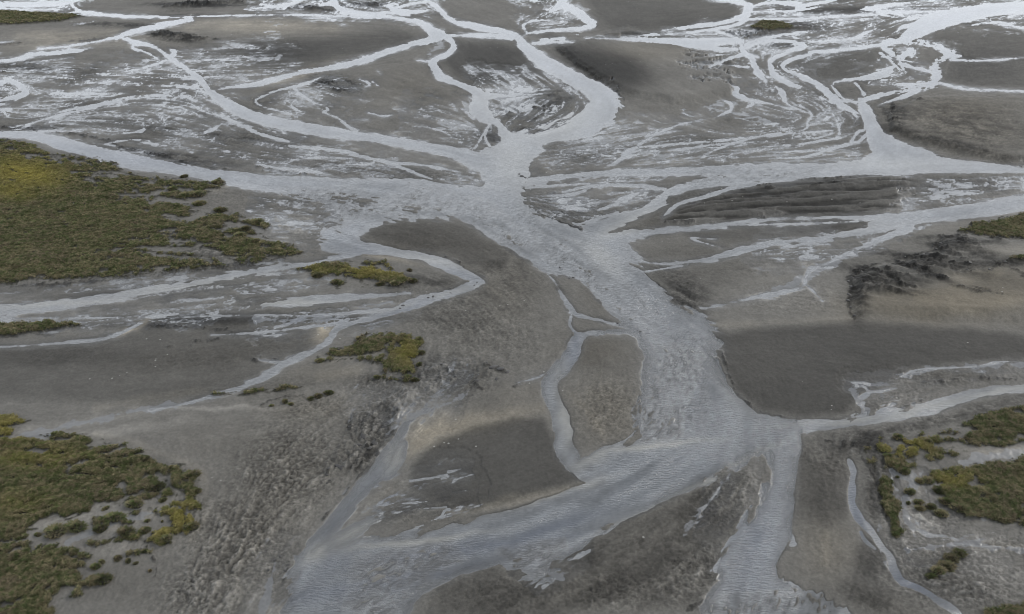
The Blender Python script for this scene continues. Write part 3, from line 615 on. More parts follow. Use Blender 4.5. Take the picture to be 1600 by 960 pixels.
bright2 = 1.6 * bright + 0.28 + grain + 0.10 * n0 + 0.02 * s5 + rgrain * 0.85 + (0.05 * n2 + 0.05 * n5 + 0.06 * n6) * (1 + rough)
# silt margins and painted shade of low banks alternate along the shores
edge = np.exp(-((W + 1.6) / 1.5) ** 2)
bright2 += edge * (0.9 * n0 + 0.8 * n1 - 0.12) * 0.9
def px(v): return np.exp(v)
base = np.stack([0.1125 * px(bright2), 0.1075 * px(bright2), 0.0965 * px(bright2)], -1)
wm = (warm * 0.45).clip(0, 0.6)[..., None]
base = base * (1 - wm) + base * np.array([1.16, 1.03, 0.80], np.float32) * wm
wet = np.clip(1.0 - (-W + 3 * n1) / ((7.0 + 8 * n0) * px1.clip(0.4, 1.5)), 0, 1)
wet = np.maximum(wet * 0.8, np.clip(braid * 2.2, 0, 1) * np.clip(0.62 + 0.36 * (comb - thr), 0, 1))
wet = wet * (gall < 0)
# thin films of silty water lying on the mud
FILMS = [((300,628,4),(235,640,7),(160,655,8),(100,668,10),(60,683,16),(20,694,10)), ((1340,390,12),(1290,418,10),(1240,445,12),(1190,464,8)), ((1330,610,6),(1350,640,14),(1346,652,12)), ((225,95,6),(330,94,7),(440,90,5)), ((280,112,5),(340,104,5),(400,100,4)), ((300,125,4),(360,119,3)),
 ((1020,690,10),(1060,660,14)), ((640,650,8),(690,635,10),(720,622,6)), ((1110,170,6),(1150,178,8),(1200,190,10)), ((1100,165,4),(1180,160,6),(1250,170,6)), ((1600,570,6),(1480,574,5),(1400,592,5)), ((1500,725,10),(1560,712,14),(1640,712,12)), ((1400,738,12),(1430,752,16),(1410,790,8),(1430,840,10)), ((1420,860,6),(1500,850,6),(1600,862,8)),
 ((690,70,12),(672,84,10)), ((1410,78,14),(1430,85,10)), ((0,690,6),(40,688,8)), ((105,850,8),(160,825,8),(230,805,6),(290,790,4)), ((400,500,8),(480,500,8),(540,492,6)), ((60,505,4),(200,490,6)), ((480,300,14),(530,330,16),(500,350,10)), ((980,240,14),(1000,225,8)), ((430,880,10),(420,920,12),(410,960,10)), ((880,905,6),(850,890,12))]
FM = np.full(W.shape, -MARG, np.float32)
for f_ in FILMS: stroke(FM, f_, 30)
filmA = np.where(braid > 0.03, 0.5 + 0.34 * (comb - thr), 0)
filmA = np.maximum(filmA, 0.5 + (FM + 2.5 * n4 * 4 + 3 * n1) * 0.06 * px1)
filmA = np.maximum(filmA, 0.62 - (-W) * 0.10 * px1.clip(0.6, 1.6) + 0.35 * n0)
filmA = np.clip(filmA, 0, 1) * (gall < 0.2)
# dark broken scarps and ledges (x, y, width)
SCARPS = [((1500,368,5),(1470,374,7),(1462,386,8),(1478,400,12),(1510,412,8)), ((1500,382,14),(1530,392,8)), ((1442,398,6),(1460,408,9),(1486,418,5)), ((1392,412,5),(1420,424,10),(1450,438,7),(1482,446,3)), ((1425,402,4),(1380,410,5),(1342,425,6),(1328,438,9),(1330,455,6),(1324,470,6),(1330,492,4)), ((1385,430,8),(1420,440,4)), ((1350,445,5),(1390,462,6),(1430,470,2)), ((1508,420,5),(1514,432,3)), ((1610,408,4),(1566,418,5),(1540,434,4)), ((1575,425,3),(1598,438,3)), ((1480,455,2),(1530,462,3),(1580,470,2)),
 ((235,58,3),(255,50,6),(280,58,8),(312,61,5),(345,63,3)), ((255,12,3),(290,8,7),(340,4,7),(400,0,4)), ((250,20,2),(280,17,3)), ((418,12,4),(455,8,9),(500,14,5),(528,18,3)), ((530,9,3),(570,7,8),(606,10,5)), ((0,70,3),(35,68,2)), ((108,66,3),(150,63,4),(178,60,3)), ((1135,50,5),(1160,54,9),(1176,60,5)), ((1165,73,3),(1200,72,6),(1228,70,3)),
 ((870,76,3),(900,102,3),(935,126,4),(960,146,4),(974,155,3)), ((490,130,4),(520,128,8),(548,128,6)), ((520,140,4),(545,145,4)), ((430,142,3),(455,150,3)), ((1397,152,3),(1394,172,6),(1397,190,5),(1405,200,3)), ((1418,152,3),(1455,166,2)), ((1398,223,3),(1440,235,3),(1480,248,4),(1540,257,4),(1620,262,4)), ((-20,200,4),(40,202,5),(80,207,3)), ((0,110,5),(20,118,5),(60,122,5),(110,126,3)),
 ((130,212,3),(170,222,6),(205,233,3),(250,244,5),(300,256,3)), ((400,260,3),(450,270,3),(500,275,2)), ((838,332,5),(870,346,4),(896,355,4)), ((1032,452,4),(1050,468,6),(1082,482,6),(1096,494,3)), ((1115,512,3),(1130,530,3)), ((1120,560,2),(1136,598,2)), ((596,596,3),(642,592,3),(655,588,2)), ((600,622,4),(615,640,5),(620,655,3)), ((545,660,4),(552,690,6),(578,702,8),(592,716,5)), ((575,680,6),(590,690,5)), ((512,733,3),(514,752,4)), ((528,733,3),(560,738,2)),
 ((762,573,5),(792,583,4)), ((742,600,3),(752,608,3)), ((700,580,3),(715,590,2)), ((10,450,4),(80,447,4),(150,441,3),(260,429,3),(370,417,4),(445,405,3)), ((232,508,2),(300,512,3),(362,519,2)), ((262,542,2),(320,534,3),(372,525,2)), ((0,529,3),(50,521,3),(125,509,2)), ((1290,690,3),(1335,698,5),(1347,718,5),(1362,738,5),(1372,765,4),(1378,802,3)), ((1534,589,3),(1590,594,2)), ((1440,598,2),(1500,592,2)),
 ((1150,838,4),(1120,905,4),(1090,918,3)), ((1105,935,3),(1075,955,4)), ((642,480,3),(625,484,3)), ((700,453,2),(740,447,2)), ((556,377,1.5),(620,394,1.5),(690,404,2),(722,420,3)), ((946,749,2),(905,765,2),(850,782,1.5)), ((1232,655,2),(1180,644,2)), ((1330,655,2),(1400,640,2),(1440,627,2)), ((432,872,4),(450,888,5),(444,905,3)), ((395,565,2),(440,562,2)), ((480,618,2),(430,625,3),(400,640,2)), ((560,497,2),(500,500,2)), ((1150,298,3),(1240,290,3),(1320,285,3)), ((1050,345,4),(1110,350,3),(1200,339,2)), ((900,296,3),(960,290,2)), ((845,300,3),(890,310,3)), ((790,170,8),(850,168,8),(830,190,4)), ((1590,895,3),(1575,880,2)), ((240,870,2),(245,895,3),(236,930,3)), ((1360,858,3),(1372,870,2)), ((770,595,2),(800,605,2),(830,598,2))]
SC = np.full(W.shape, -20, np.float32)
for s_ in SCARPS: stroke(SC, s_, 16)
SC = SC + (4.0 * n4 + 2.0 * n2 + 1.0 * s1 + 0.8 * sm) * px1.clip(0.35, 1.3) - 0.3
SHARP = [((1600,384,2),(1560,380,2.5),(1510,371,3),(1478,374,4),(1462,384,4),(1450,396,5),(1425,402,4),(1380,411,4),(1345,424,5),(1330,438,6),(1331,455,5),(1324,470,4),(1326,486,4),(1336,500,3)), ((1470,390,4),(1500,408,3),(1530,420,2)), ((1400,412,4),(1440,428,4),(1480,444,2)), ((1360,424,3),(1400,444,4),(1430,456,2)),
 ((868,74,2),(895,98,3),(935,123,3),(965,146,3),(976,158,2)), ((1352,172,2),(1378,205,2),(1395,222,3),(1440,234,3),(1480,247,3),(1540,256,3),(1620,263,3)), ((60,205,2),(130,212,3),(170,223,3),(205,234,3),(250,245,3),(300,257,3),(360,266,2)), ((0,450,3),(80,446,3),(150,441,3),(260,429,3),(370,417,3),(445,406,2)), ((1040,348,2),(1100,352,3),(1200,341,2)), ((1090,306,2),(1180,290,3),(1280,278,2),(1400,274,2)),
 ((1020,432,2),(1050,470,3),(1090,488,3)), ((1128,550,2),(1150,612,3),(1190,646,2)), ((560,378,2),(620,394,2),(690,405,2),(730,424,2)), ((946,749,2),(905,765,3),(850,783,2),(790,800,1.5)), ((1240,700,2),(1236,790,3),(1215,880,3)), ((380,420,2),(440,403,2)), ((555,736,3),(590,700,4),(620,668,3)), ((505,812,2),(540,770,3),(575,728,2))]
SH = np.full(W.shape, -20, np.float32)
for s_ in SHARP: stroke(SH, s_, 14)
SC = np.maximum(SC, SH + (3.0 * n4 + 1.6 * n2) * px1.clip(0.35, 1.3))
scm = np.clip(SC / 2.0 + 0.3, 0, 1) * np.clip(-W / 1.5, 0, 1)
# pale sandy or silty margins and rims
PALES = [((556,374,3),(590,380,5),(640,390,5),(700,404,6),(735,424,6)), ((400,145,8),(440,130,9),(500,112,7)), ((795,792,8),(860,776,9),(905,762,9),(940,750,5)), ((630,715,10),(660,690,18),(710,668,22),(780,652,20),(850,640,14)), ((150,681,3),(200,689,4),(250,711,5),(312,734,4),(324,780,5),(318,812,4),(300,846,4)), ((1390,745,8),(1425,742,10),(1440,765,12),(1412,795,12),(1425,835,12)), ((1480,700,6),(1540,708,8),(1640,706,8)), ((1440,865,5),(1520,852,6),(1640,862,6)),
 ((500,510,8),(508,522,9),(498,535,6)), ((220,504,4),(200,514,6),(180,522,4)), ((470,562,2),(520,560,3),(560,556,4),(612,552,5)), ((1430,470,14),(1520,478,20),(1640,470,16)), ((1450,425,8),(1510,440,10),(1560,436,6)), ((1510,395,6),(1560,402,8),(1620,395,6)), ((300,45,8),(400,40,12),(520,46,8)), ((30,55,6),(100,60,10),(180,48,6)), ((1100,510,3),(1220,505,3),(1330,500,3)), ((400,292,3),(460,305,3)), ((355,284,6),(340,296,5)), ((100,852,6),(160,826,7),(230,806,6),(270,796,4)), ((920,440,6),(945,475,8)), ((895,620,8),(930,660,16),(945,690,8)), ((150,640,4),(230,625,5),(320,612,3)), ((1290,840,14),(1290,880,16)), ((500,590,5),(560,580,6))]
PL = np.full(W.shape, -30, np.float32)
for s_ in PALES: stroke(PL, s_, 24)
plm = np.clip(0.5 + (PL + 5 * n1 + 9 * n0) * 0.06 * px1.clip(0.5, 1.3), 0, 1) * (1 - scm)
base = base * (1 + 0.24 * plm[..., None] * np.array([1.1, 1.0, 0.82], np.float32))
base = base * (1 - (0.50 + 0.25 * n5 + 0.2 * n2) * scm)[..., None]  # scarp faces darkened: eroded peat, with shade of cut banks painted in
# ------------------------------------------------------------------ heights in metres
land = np.clip(-W, 0, None) * MPX
deep = np.clip(W, 0, None) * MPX
Z = 0.10 * (1 - np.exp(-land / 0.5)) + 0.35 * (1 - np.exp(-land / 9.0)) - 0.45 * (1 - np.exp(-deep / 2.0)) - 0.02 * (W > 0)
onl = np.clip(-W / 2.5, 0, 1)
Z += onl * (0.03 * n2 + 0.06 * n1 + 0.012 * s3)
Z += onl * rough * (0.03 * s5 + 0.025 * s1 + 0.07 * n2 + 0.08 * n5 - 0.08 * crack) * 1.3
Z += onl * 0.03 * n5
Z += scm * (0.08 + 0.20 * n2 + 0.25 * n1 + 0.10 * n5) * np.clip(MPX / 0.15, 0.6, 2.0)
# raised terraces with a cut edge: outline, height, edge width in metres
TERR = [
 ([(1325,435),(1345,425),(1380,412),(1425,402),(1440,400),(1462,392),(1470,372),(1500,366),(2080,385),(2080,500),(1600,508),(1400,503),(1335,500),(1326,480),(1330,455)], 1.1, 2.6),
 ([(980,40),(870,75),(900,104),(940,128),(975,150),(1050,165),(1150,150),(1150,90),(1080,75)], 0.8, 2.0),
 ([(1384,180),(1440,150),(1720,150),(2080,262),(1600,256),(1520,248),(1440,228),(1392,206)], 0.9, 1.5),
 ([(1040,340),(1120,306),(1200,293),(1330,278),(1420,280),(1425,325),(1340,333),(1200,338),(1060,348)], 0.2, 1.5),
 ([(230,55),(260,48),(300,52),(330,62),(280,68)], 1.2, 3.0), ([(245,10),(290,2),(390,2),(320,11),(270,16)], 1.2, 3.0), ([(420,12),(450,6),(490,10),(510,17),(450,17)], 0.8, 2.5), ([(530,8),(570,3),(605,8),(590,15),(550,14)], 0.8, 2.5),
 ([(1130,50),(1175,42),(1215,50),(1180,62)], 0.9, 2.5),
]
for poly, hgt, ew in TERR:
    s, d = poly_sd(poly, 40)
    dm = (d + 2.5 * n1[s] + 1.5 * n2[s]) * MPX[s]
    Z[s] += hgt * np.clip(dm / ew, 0, 1) * onl[s]
# eroded furrows on the dark banded bar and on the slumping bank
def zone(poly, fe):
    m = np.zeros_like(W); s, d = poly_sd(poly, 40); m[s] = np.clip(d / fe, 0, 1); return m
band = np.clip(1 - braid * 2.6, 0, 1) * zone([(1022,352),(1080,312),(1200,286),(1330,272),(1425,272),(1440,325),(1340,337),(1200,342),(1060,354)], 6)
slump = zone([(540,640),(600,600),(660,560),(760,560),(790,590),(700,620),(640,650),(600,700),(560,740),(500,745),(520,690)], 14)
er = zone([(1335,440),(1400,405),(1470,385),(1500,400),(1560,420),(1500,440),(1420,470),(1345,480)], 10)
Z += onl * band * (0.20 * sm + 0.07 * s1 + 0.06)
Z += onl * slump * (0.35 * n1 * 1.6 + 0.25 * np.abs(n2) * 2)
Z += onl * er * (0.22 * sm + 0.30 * n1 + 0.16 * n2)
dk = 1 - 0.6 * band * np.clip((0.1 - 0.7 * sm - 0.25 * s1 - 0.5 * n4) * 1.2, 0, 1) - 0.25 * slump * np.clip(-n1 * 2.2 - 0.1, 0, 1) - 0.35 * er * np.clip(-s2, 0, 1)
base *= dk.clip(0.3, 1)[..., None]
# meadow ground: peaty soil under the turf, raised above the mud
gm = np.clip(gall / 2.0, 0, 1)
TURF_H = 0.36
Z += TURF_H * np.clip(gall * MPX / 0.35, 0, 1) + gm * (0.36 * n1 + 0.22 * n2)
peat = np.array([0.042, 0.040, 0.030], np.float32)
gz = np.clip((gall + 1.5) / 2.0, 0, 1)[..., None]
base = base * (1 - gz) + peat * gz
Z = np.where(W < 0, np.maximum(Z, np.minimum(-W * 0.012, 0.03)), np.minimum(Z, -0.012 - 0.01 * np.minimum(W, 2)))
# the sea floor of the sheet falls away gently outside the surveyed part so that the apron reaches the horizon
print('fields done', XX.shape, float((W > 0).mean()))

# ------------------------------------------------------------------ material helpers
def mat(name):
    m = bpy.data.materials.new(name); m.use_nodes = True
    nt = m.node_tree; b = nt.nodes['Principled BSDF']
    return m, nt, b
def node(nt, t, **kw):
    n = nt.nodes.new(t)
    for k, v in kw.items(): setattr(n, k, v)
    return n
def attr(nt, name): return node(nt, 'ShaderNodeAttribute', attribute_name=name)
def noise(nt, vec, scale, detail=4, rough_=0.55):
    n = node(nt, 'ShaderNodeTexNoise'); n.inputs['Scale'].default_value = scale
    n.inputs['Detail'].default_value = detail; n.inputs['Roughness'].default_value = rough_
    nt.links.new(vec, n.inputs['Vector']); return n.outputs['Fac']
def math_(nt, op, a, b=None, c=None):
    n = node(nt, 'ShaderNodeMath', operation=op)
    for i, v in enumerate((a, b, c)):
        if v is None: continue
        if isinstance(v, (int, float)): n.inputs[i].default_value = v
        else: nt.links.new(v, n.inputs[i])
    return n.outputs[0]
def ramp(nt, v, a, b, c, d):
    n = node(nt, 'ShaderNodeMapRange'); nt.links.new(v, n.inputs['Value'])
    n.inputs['From Min'].default_value = a; n.inputs['From Max'].default_value = b
    n.inputs['To Min'].default_value = c; n.inputs['To Max'].default_value = d
    return n.outputs['Result']
def mixc(nt, f, a, b, mode='MIX'):
    n = node(nt, 'ShaderNodeMix', data_type='RGBA', blend_type=mode)
    for k, v in (('Factor', f), ('A', a), ('B', b)):
        if isinstance(v, (int, float)): n.inputs[k].default_value = v
        elif isinstance(v, tuple): n.inputs[k].default_value = v
        else: nt.links.new(v, n.inputs[k])
    return n.outputs['Result']
def mulc(nt, col, f):
    n = node(nt, 'ShaderNodeVectorMath', operation='SCALE'); nt.links.new(col, n.inputs[0])
    nt.links.new(f, n.inputs['Scale']); return n.outputs[0]

# wet sand and mud
M_GROUND, nt, b = mat('mud')
geo = node(nt, 'ShaderNodeNewGeometry'); P = geo.outputs['Position']
col = attr(nt, 'sediment').outputs['Color']; wetA = attr(nt, 'wet').outputs['Fac']; rA = attr(nt, 'relief').outputs['Fac']
g1 = noise(nt, P, 2.2, 6, 0.65); g2 = noise(nt, P, 9.0, 3, 0.6); g3 = noise(nt, P, 0.35, 5, 0.6)
f = math_(nt, 'MULTIPLY', ramp(nt, g1, 0.3, 0.7, 0.72, 1.28), ramp(nt, g3, 0.3, 0.7, 0.92, 1.08))
f = math_(nt, 'MULTIPLY', f, ramp(nt, g2, 0.3, 0.7, 0.80, 1.20))
# smooth silt carries less grain than the broken ground
f = math_(nt, 'ADD', 1.0, math_(nt, 'MULTIPLY', math_(nt, 'SUBTRACT', f, 1.0), ramp(nt, rA, 0.0, 1.0, 0.55, 1.1)))
f = math_(nt, 'MULTIPLY', f, ramp(nt, wetA, 0.0, 1.0, 1.0, 0.76))
c1 = mulc(nt, col, f)
# scattered pale shell and foam specks
vo = node(nt, 'ShaderNodeTexVoronoi'); vo.inputs['Scale'].default_value = 0.55; nt.links.new(P, vo.inputs['Vector'])
spk = math_(nt, 'LESS_THAN', vo.outputs['Distance'], 0.10)
spk = math_(nt, 'MULTIPLY', spk, math_(nt, 'GREATER_THAN', noise(nt, P, 0.06, 3), 0.60))
c1 = mixc(nt, math_(nt, 'MULTIPLY', spk, 0.55), c1, (0.42, 0.41, 0.38, 1))
fA = attr(nt, 'film').outputs['Fac']
mpf = node(nt, 'ShaderNodeMapping'); mpf.inputs['Scale'].default_value = (0.6, 1.0, 1.0); nt.links.new(P, mpf.inputs['Vector'])
fn = noise(nt, mpf.outputs['Vector'], 1.1, 6, 0.65)
ff = math_(nt, 'ADD', fA, math_(nt, 'MULTIPLY', math_(nt, 'SUBTRACT', fn, 0.5), 0.9))
fr = node(nt, 'ShaderNodeMapRange', interpolation_type='SMOOTHSTEP'); nt.links.new(ff, fr.inputs['Value'])
fr.inputs['From Min'].default_value = 0.42; fr.inputs['From Max'].default_value = 0.72
FILM = fr.outputs['Result']
c1 = mixc(nt, math_(nt, 'MULTIPLY', FILM, 0.62), c1, (0.175, 0.182, 0.190, 1))
nt.links.new(c1, b.inputs['Base Color'])
wt2 = math_(nt, 'MAXIMUM', wetA, FILM)
nt.links.new(math_(nt, 'MULTIPLY', ramp(nt, wetA, 0.0, 1.0, 0.80, 0.40), ramp(nt, FILM, 0.0, 1.0, 1.0, 0.55)), b.inputs['Roughness'])
nt.links.new(ramp(nt, wt2, 0.2, 1.0, 0.22, 0.50), b.inputs['Specular IOR Level'])
bp = node(nt, 'ShaderNodeBump'); bp.inputs['Distance'].default_value = 0.15
nt.links.new(math_(nt, 'MULTIPLY', ramp(nt, rA, 0.0, 1.5, 0.28, 1.0), ramp(nt, FILM, 0.0, 1.0, 1.0, 0.12)), bp.inputs['Strength'])
hh = math_(nt, 'ADD', g1, math_(nt, 'MULTIPLY', g2, 0.35))
nt.links.new(hh, bp.inputs['Height']); nt.links.new(bp.outputs['Normal'], b.inputs['Normal'])

# silty water
M_WATER, nt, b = mat('silty_water')
geo = node(nt, 'ShaderNodeNewGeometry'); P = geo.outputs['Position']
wcol = attr(nt, 'turbid').outputs['Color']; rip = attr(nt, 'ripple').outputs['Fac']
nt.links.new(math_(nt, 'SUBTRACT', 1.0, attr(nt, 'clear').outputs['Fac']), b.inputs['Alpha'])
nt.links.new(mulc(nt, wcol, math_(nt, 'MULTIPLY', ramp(nt, noise(nt, P, 0.8, 4, 0.6), 0.3, 0.7, 0.93, 1.07), ramp(nt, noise(nt, P, 0.07, 3, 0.6), 0.3, 0.7, 0.94, 1.06))), b.inputs['Base Color'])
b.inputs['Roughness'].default_value = 0.12
b.inputs['IOR'].default_value = 1.33
b.inputs['Specular IOR Level'].default_value = 1.0
mp = node(nt, 'ShaderNodeMapping'); mp.inputs['Scale'].default_value = (0.6, 1.9, 1.0); nt.links.new(P, mp.inputs['Vector'])
n_a = noise(nt, mp.outputs['Vector'], 1.6, 4, 0.6); n_b = noise(nt, P, 5.0, 3, 0.6)
bp = node(nt, 'ShaderNodeBump'); bp.inputs['Distance'].default_value = 0.55
nt.links.new(ramp(nt, rip, 0, 1, 0.10, 1.0), bp.inputs['Strength'])
nt.links.new(math_(nt, 'ADD', n_a, math_(nt, 'MULTIPLY', n_b, 0.25)), bp.inputs['Height']); nt.links.new(bp.outputs['Normal'], b.inputs['Normal'])

# ------------------------------------------------------------------ sheets of mesh
def sheet_mesh(name, jj, ii, z, mask, attrs, material, colors=None):
    """quads between the rows jj and columns ii; mask picks the quads"""
    x = XX[np.ix_(jj, ii)]; y = YY[np.ix_(jj, ii)]
    nj, ni = x.shape
    idx = np.arange(nj * ni, dtype=np.int32).reshape(nj, ni)
    q = np.stack([idx[1:, :-1], idx[1:, 1:], idx[:-1, 1:], idx[:-1, :-1]], -1).reshape(-1, 4)
    if mask is not None: q = q[mask.reshape(-1)]
    used = np.zeros(nj * ni, bool); used[q.reshape(-1)] = True
    remap = np.cumsum(used).astype(np.int32) - 1
    q = remap[q]
    co = np.stack([x, y, z], -1).reshape(-1, 3)[used].astype(np.float32)
    me = bpy.data.meshes.new(name)
    me.vertices.add(len(co)); me.vertices.foreach_set('co', co.reshape(-1))
    me.loops.add(q.size); me.loops.foreach_set('vertex_index', q.reshape(-1).astype(np.int32))
    me.polygons.add(len(q)); me.polygons.foreach_set('loop_start', np.arange(0, q.size, 4, dtype=np.int32))
    me.update(calc_edges=True)
    me.shade_smooth()
    for k, a in attrs.items():
        at = me.attributes.new(k, 'FLOAT', 'POINT'); at.data.foreach_set('value', a.reshape(-1)[used].astype(np.float32))
    for k, a in (colors or {}).items():
        at = me.attributes.new(k, 'FLOAT_COLOR', 'POINT')
        c4 = np.ones((used.sum(), 4), np.float32); c4[:, :3] = a.reshape(-1, 3)[used]
        at.data.foreach_set('color', c4.reshape(-1))
    if material: me.materials.append(material)
    o = bpy.data.objects.new(name, me); C.objects.link(o)
    return o
aj, ai = np.arange(NV), np.arange(NU)
ground = sheet_mesh('ground', aj, ai, Z, None, {'wet': wet, 'relief': np.maximum(rough, 1.5 * scm), 'film': filmA}, M_GROUND, {'sediment': base})
ground['kind'] = 'structure'
# ------------------------------------------------------------------ water surface
SILT = [(1010,697,90,5,-6,1.0), (935,712,50,8,-25,0.8), (1120,745,90,5,-28,1.0), (1010,797,80,4,-24,1.0), (640,848,110,5,-8,0.9), (560,835,60,16,-25,1.1), (500,865,30,14,-40,1.0), (620,715,18,34,20,1.0), (940,400,40,18,40,0.6), (980,350,60,14,-25,0.6), (880,640,12,60,-5,0.8), (860,770,90,6,-15,0.8), (450,473,80,6,0,0.8),
  (1150,600,20,60,-20,0.3), (1330,655,120,5,-5,0.5), (1440,640,90,7,-18,0.8), (1560,610,70,6,-8,0.8), (1330,657,60,5,-6,0.7), (680,408,60,6,12,0.6), (700,458,50,5,-14,0.5), (620,482,50,4,-14,0.5), (300,446,150,6,-8,0.6), (100,476,120,6,-4,0.7), (480,600,1,1,0,0), (800,250,40,50,0,0.5), (760,160,30,30,0,0.4), (880,195,70,30,-20,0.5), (1400,258,120,14,0,0.4), (1300,350,120,12,0,0.3)]
BLUE = [(620,740,24,60,25,0.8), (520,850,30,50,35,0.7), (600,910,200,14,-10,0.5), (840,830,90,10,-20,0.6), (180,245,200,16,6,0.5), (720,430,40,12,15,0.3), (560,390,40,14,0,0.3), (895,550,14,40,0,0.6), (1340,790,20,60,0,0.7), (1420,910,60,20,20,0.7), (720,860,160,12,-8,0.6), (1180,850,40,100,0,0.3), (640,480,60,12,-20,0.5), (480,500,60,8,0,0.5)]
def blobs(lst):
    F = np.zeros_like(W)
    for (x, y, rx, ry, ang, g_) in lst:
        R = max(rx, ry) * 2.2 + 10
        s = window(x - R, x + R, y - R, y + R)
        ca, sa = math.cos(math.radians(ang)), math.sin(math.radians(ang))
        dx, dy = wx[s] - x, wy[s] - y
        F[s] = np.maximum(F[s], g_ * np.exp(-(((dx * ca + dy * sa) / rx) ** 2 + ((-dx * sa + dy * ca) / ry) ** 2)))
    return F
silt = blobs(SILT); blue = blobs(BLUE)
riff = np.clip(shoal * 3.2, 0, 1)
riff_lin = blobs([(1070,580,70,60,0,0.9), (1060,640,60,40,0,0.7), (900,420,120,26,38,0.7), (1010,470,70,22,40,0.5), (1200,700,60,40,0,0.4), (640,900,120,30,-20,0.5), (830,350,60,40,45,0.5)])
riff = np.maximum(riff, riff_lin)
dm = deep.clip(0, 6)
wc_mid = np.array([0.160, 0.169, 0.178], np.float32); wc_blue = np.array([0.085, 0.098, 0.130], np.float32)
wc_silt = np.array([0.315, 0.312, 0.288], np.float32); wc_shal = np.array([0.212, 0.216, 0.216], np.float32); wc_bed = np.array([0.135, 0.135, 0.132], np.float32)
t = np.exp(-dm / 1.2)[..., None]
wc = wc_mid * (1 - t) + wc_shal * t
wc = wc * (1 + (0.04 * s1 + 0.05 * s2 + 0.06 * sm + 0.12 * n1 + 0.22 * n0 + 0.12 * n5)[..., None])
wc = wc * (1 - 0.8 * blue[..., None]) + wc_blue * 0.8 * blue[..., None]
wc = wc * (1 - silt[..., None]) + wc_silt * silt[..., None]
rm = (riff * (0.42 + 0.26 * s3 + 0.5 * n2 + 0.4 * n1)).clip(0, 0.85)[..., None]
wc = wc * (1 - rm) + wc_bed * rm
clear = np.where((Wwide > -1.5) & (Wbig > -4), np.exp(-np.clip(Wwide, 0, None) / ((5.0 + 5 * n0) * px1.clip(0.35, 1.8))), 0) * np.clip(0.62 + 1.0 * n0 + 0.5 * n1, 0, 0.85) * np.clip(1.2 - far * 3.0, 0.06, 1)
clear = np.maximum(clear, rm[..., 0] * 0.5)
ripple = np.clip(0.42 + 0.5 * riff + 0.25 * np.clip(dm / 4, 0, 1), 0, 1) * np.clip(1 - far * 1.2, 0.06, 1) * np.clip(0.75 + 1.3 * n0 + 0.25 * sm, 0.15, 1.3)
wj = np.unique(np.concatenate([aj[::2], aj[-1:]])); wi = np.unique(np.concatenate([ai[::2], ai[-1:]]))
Wq = W[np.ix_(wj, wi)]
Wmax = np.maximum.reduce([Wq[1:, 1:], Wq[1:, :-1], Wq[:-1, 1:], Wq[:-1, :-1]])
# a film can pass between two of the coarser water rows: test all the finer points too
Wf = np.maximum(W, np.maximum(np.roll(W, 1, 0), np.roll(W, 1, 1))); Wf = np.maximum(Wf, np.roll(Wf, -1, 0)); Wf = np.maximum(Wf, np.roll(Wf, -1, 1))
Wq2 = Wf[np.ix_(wj, wi)]
Wm2 = np.maximum.reduce([Wq2[1:, 1:], Wq2[1:, :-1], Wq2[:-1, 1:], Wq2[:-1, :-1]])
water = sheet_mesh('water', wj, wi, np.zeros((len(wj), len(wi)), np.float32), (Wm2 > -0.5), {'ripple': ripple[np.ix_(wj, wi)], 'clear': clear[np.ix_(wj, wi)]}, M_WATER, {'turbid': wc[np.ix_(wj, wi)]})
water['kind'] = 'structure'
# ------------------------------------------------------------------ turf and grass
def grass_material(name, blade):
    m, nt, b = mat(name)
    geo = node(nt, 'ShaderNodeNewGeometry'); P = geo.outputs['Position']
    hue = node(nt, 'ShaderNodeAttribute', attribute_name='hue', attribute_type='INSTANCER' if blade else 'GEOMETRY').outputs['Fac']
    n_1 = noise(nt, P, 0.16, 4, 0.6); n_2 = noise(nt, P, 1.4, 4, 0.6)
    k = 2.15 if blade else 1.3
    olive = (0.096 * k, 0.085 * k, 0.047 * k, 1); rust = (0.088 * k, 0.073 * k, 0.047 * k, 1); lime = (0.150 * k, 0.130 * k, 0.034 * k, 1); deepg = (0.042 * k, 0.050 * k, 0.020 * k, 1)
    c = mixc(nt, ramp(nt, n_1, 0.35, 0.62, 0, 1), rust, olive)
    c = mixc(nt, ramp(nt, math_(nt, 'ADD', math_(nt, 'MULTIPLY', n_2, 0.6), math_(nt, 'MULTIPLY', noise(nt, P, 0.45, 4, 0.6), 0.4)), 0.44, 0.58, 0, 1.0), c, deepg)  # deep green patches, also the shade of turf hollows put into colour
    c = mixc(nt, hue, c, lime)
    if blade:
        oi = node(nt, 'ShaderNodeObjectInfo')
        c = mulc(nt, c, ramp(nt, oi.outputs['Random'], 0, 1, 0.65, 1.35))
    nt.links.new(c, b.inputs['Base Color'])
    b.inputs['Roughness'].default_value = 0.85; b.inputs['Specular IOR Level'].default_value = 0.15
    if not blade:
        bp = node(nt, 'ShaderNodeBump'); bp.inputs['Distance'].default_value = 0.15; bp.inputs['Strength'].default_value = 0.8
        nt.links.new(noise(nt, P, 5.0, 4, 0.65), bp.inputs['Height']); nt.links.new(bp.outputs['Normal'], b.inputs['Normal'])
    return m
M_TURF = grass_material('turf', False); M_BLADE = grass_material('grass_blade', True)
M_PEAT, nt, b = mat('peat')
geo = node(nt, 'ShaderNodeNewGeometry')
nt.links.new(mixc(nt, noise(nt, geo.outputs['Position'], 6, 4), (0.018, 0.017, 0.013, 1), (0.055, 0.050, 0.038, 1)), b.inputs['Base Color'])
b.inputs['Roughness'].default_value = 0.9
M_CLOD, nt, b = mat('wet_clod')
geo = node(nt, 'ShaderNodeNewGeometry')
nt.links.new(mixc(nt, noise(nt, geo.outputs['Position'], 4, 5), (0.022, 0.022, 0.022, 1), (0.085, 0.080, 0.074, 1)), b.inputs['Base Color'])
b.inputs['Roughness'].default_value = 0.6

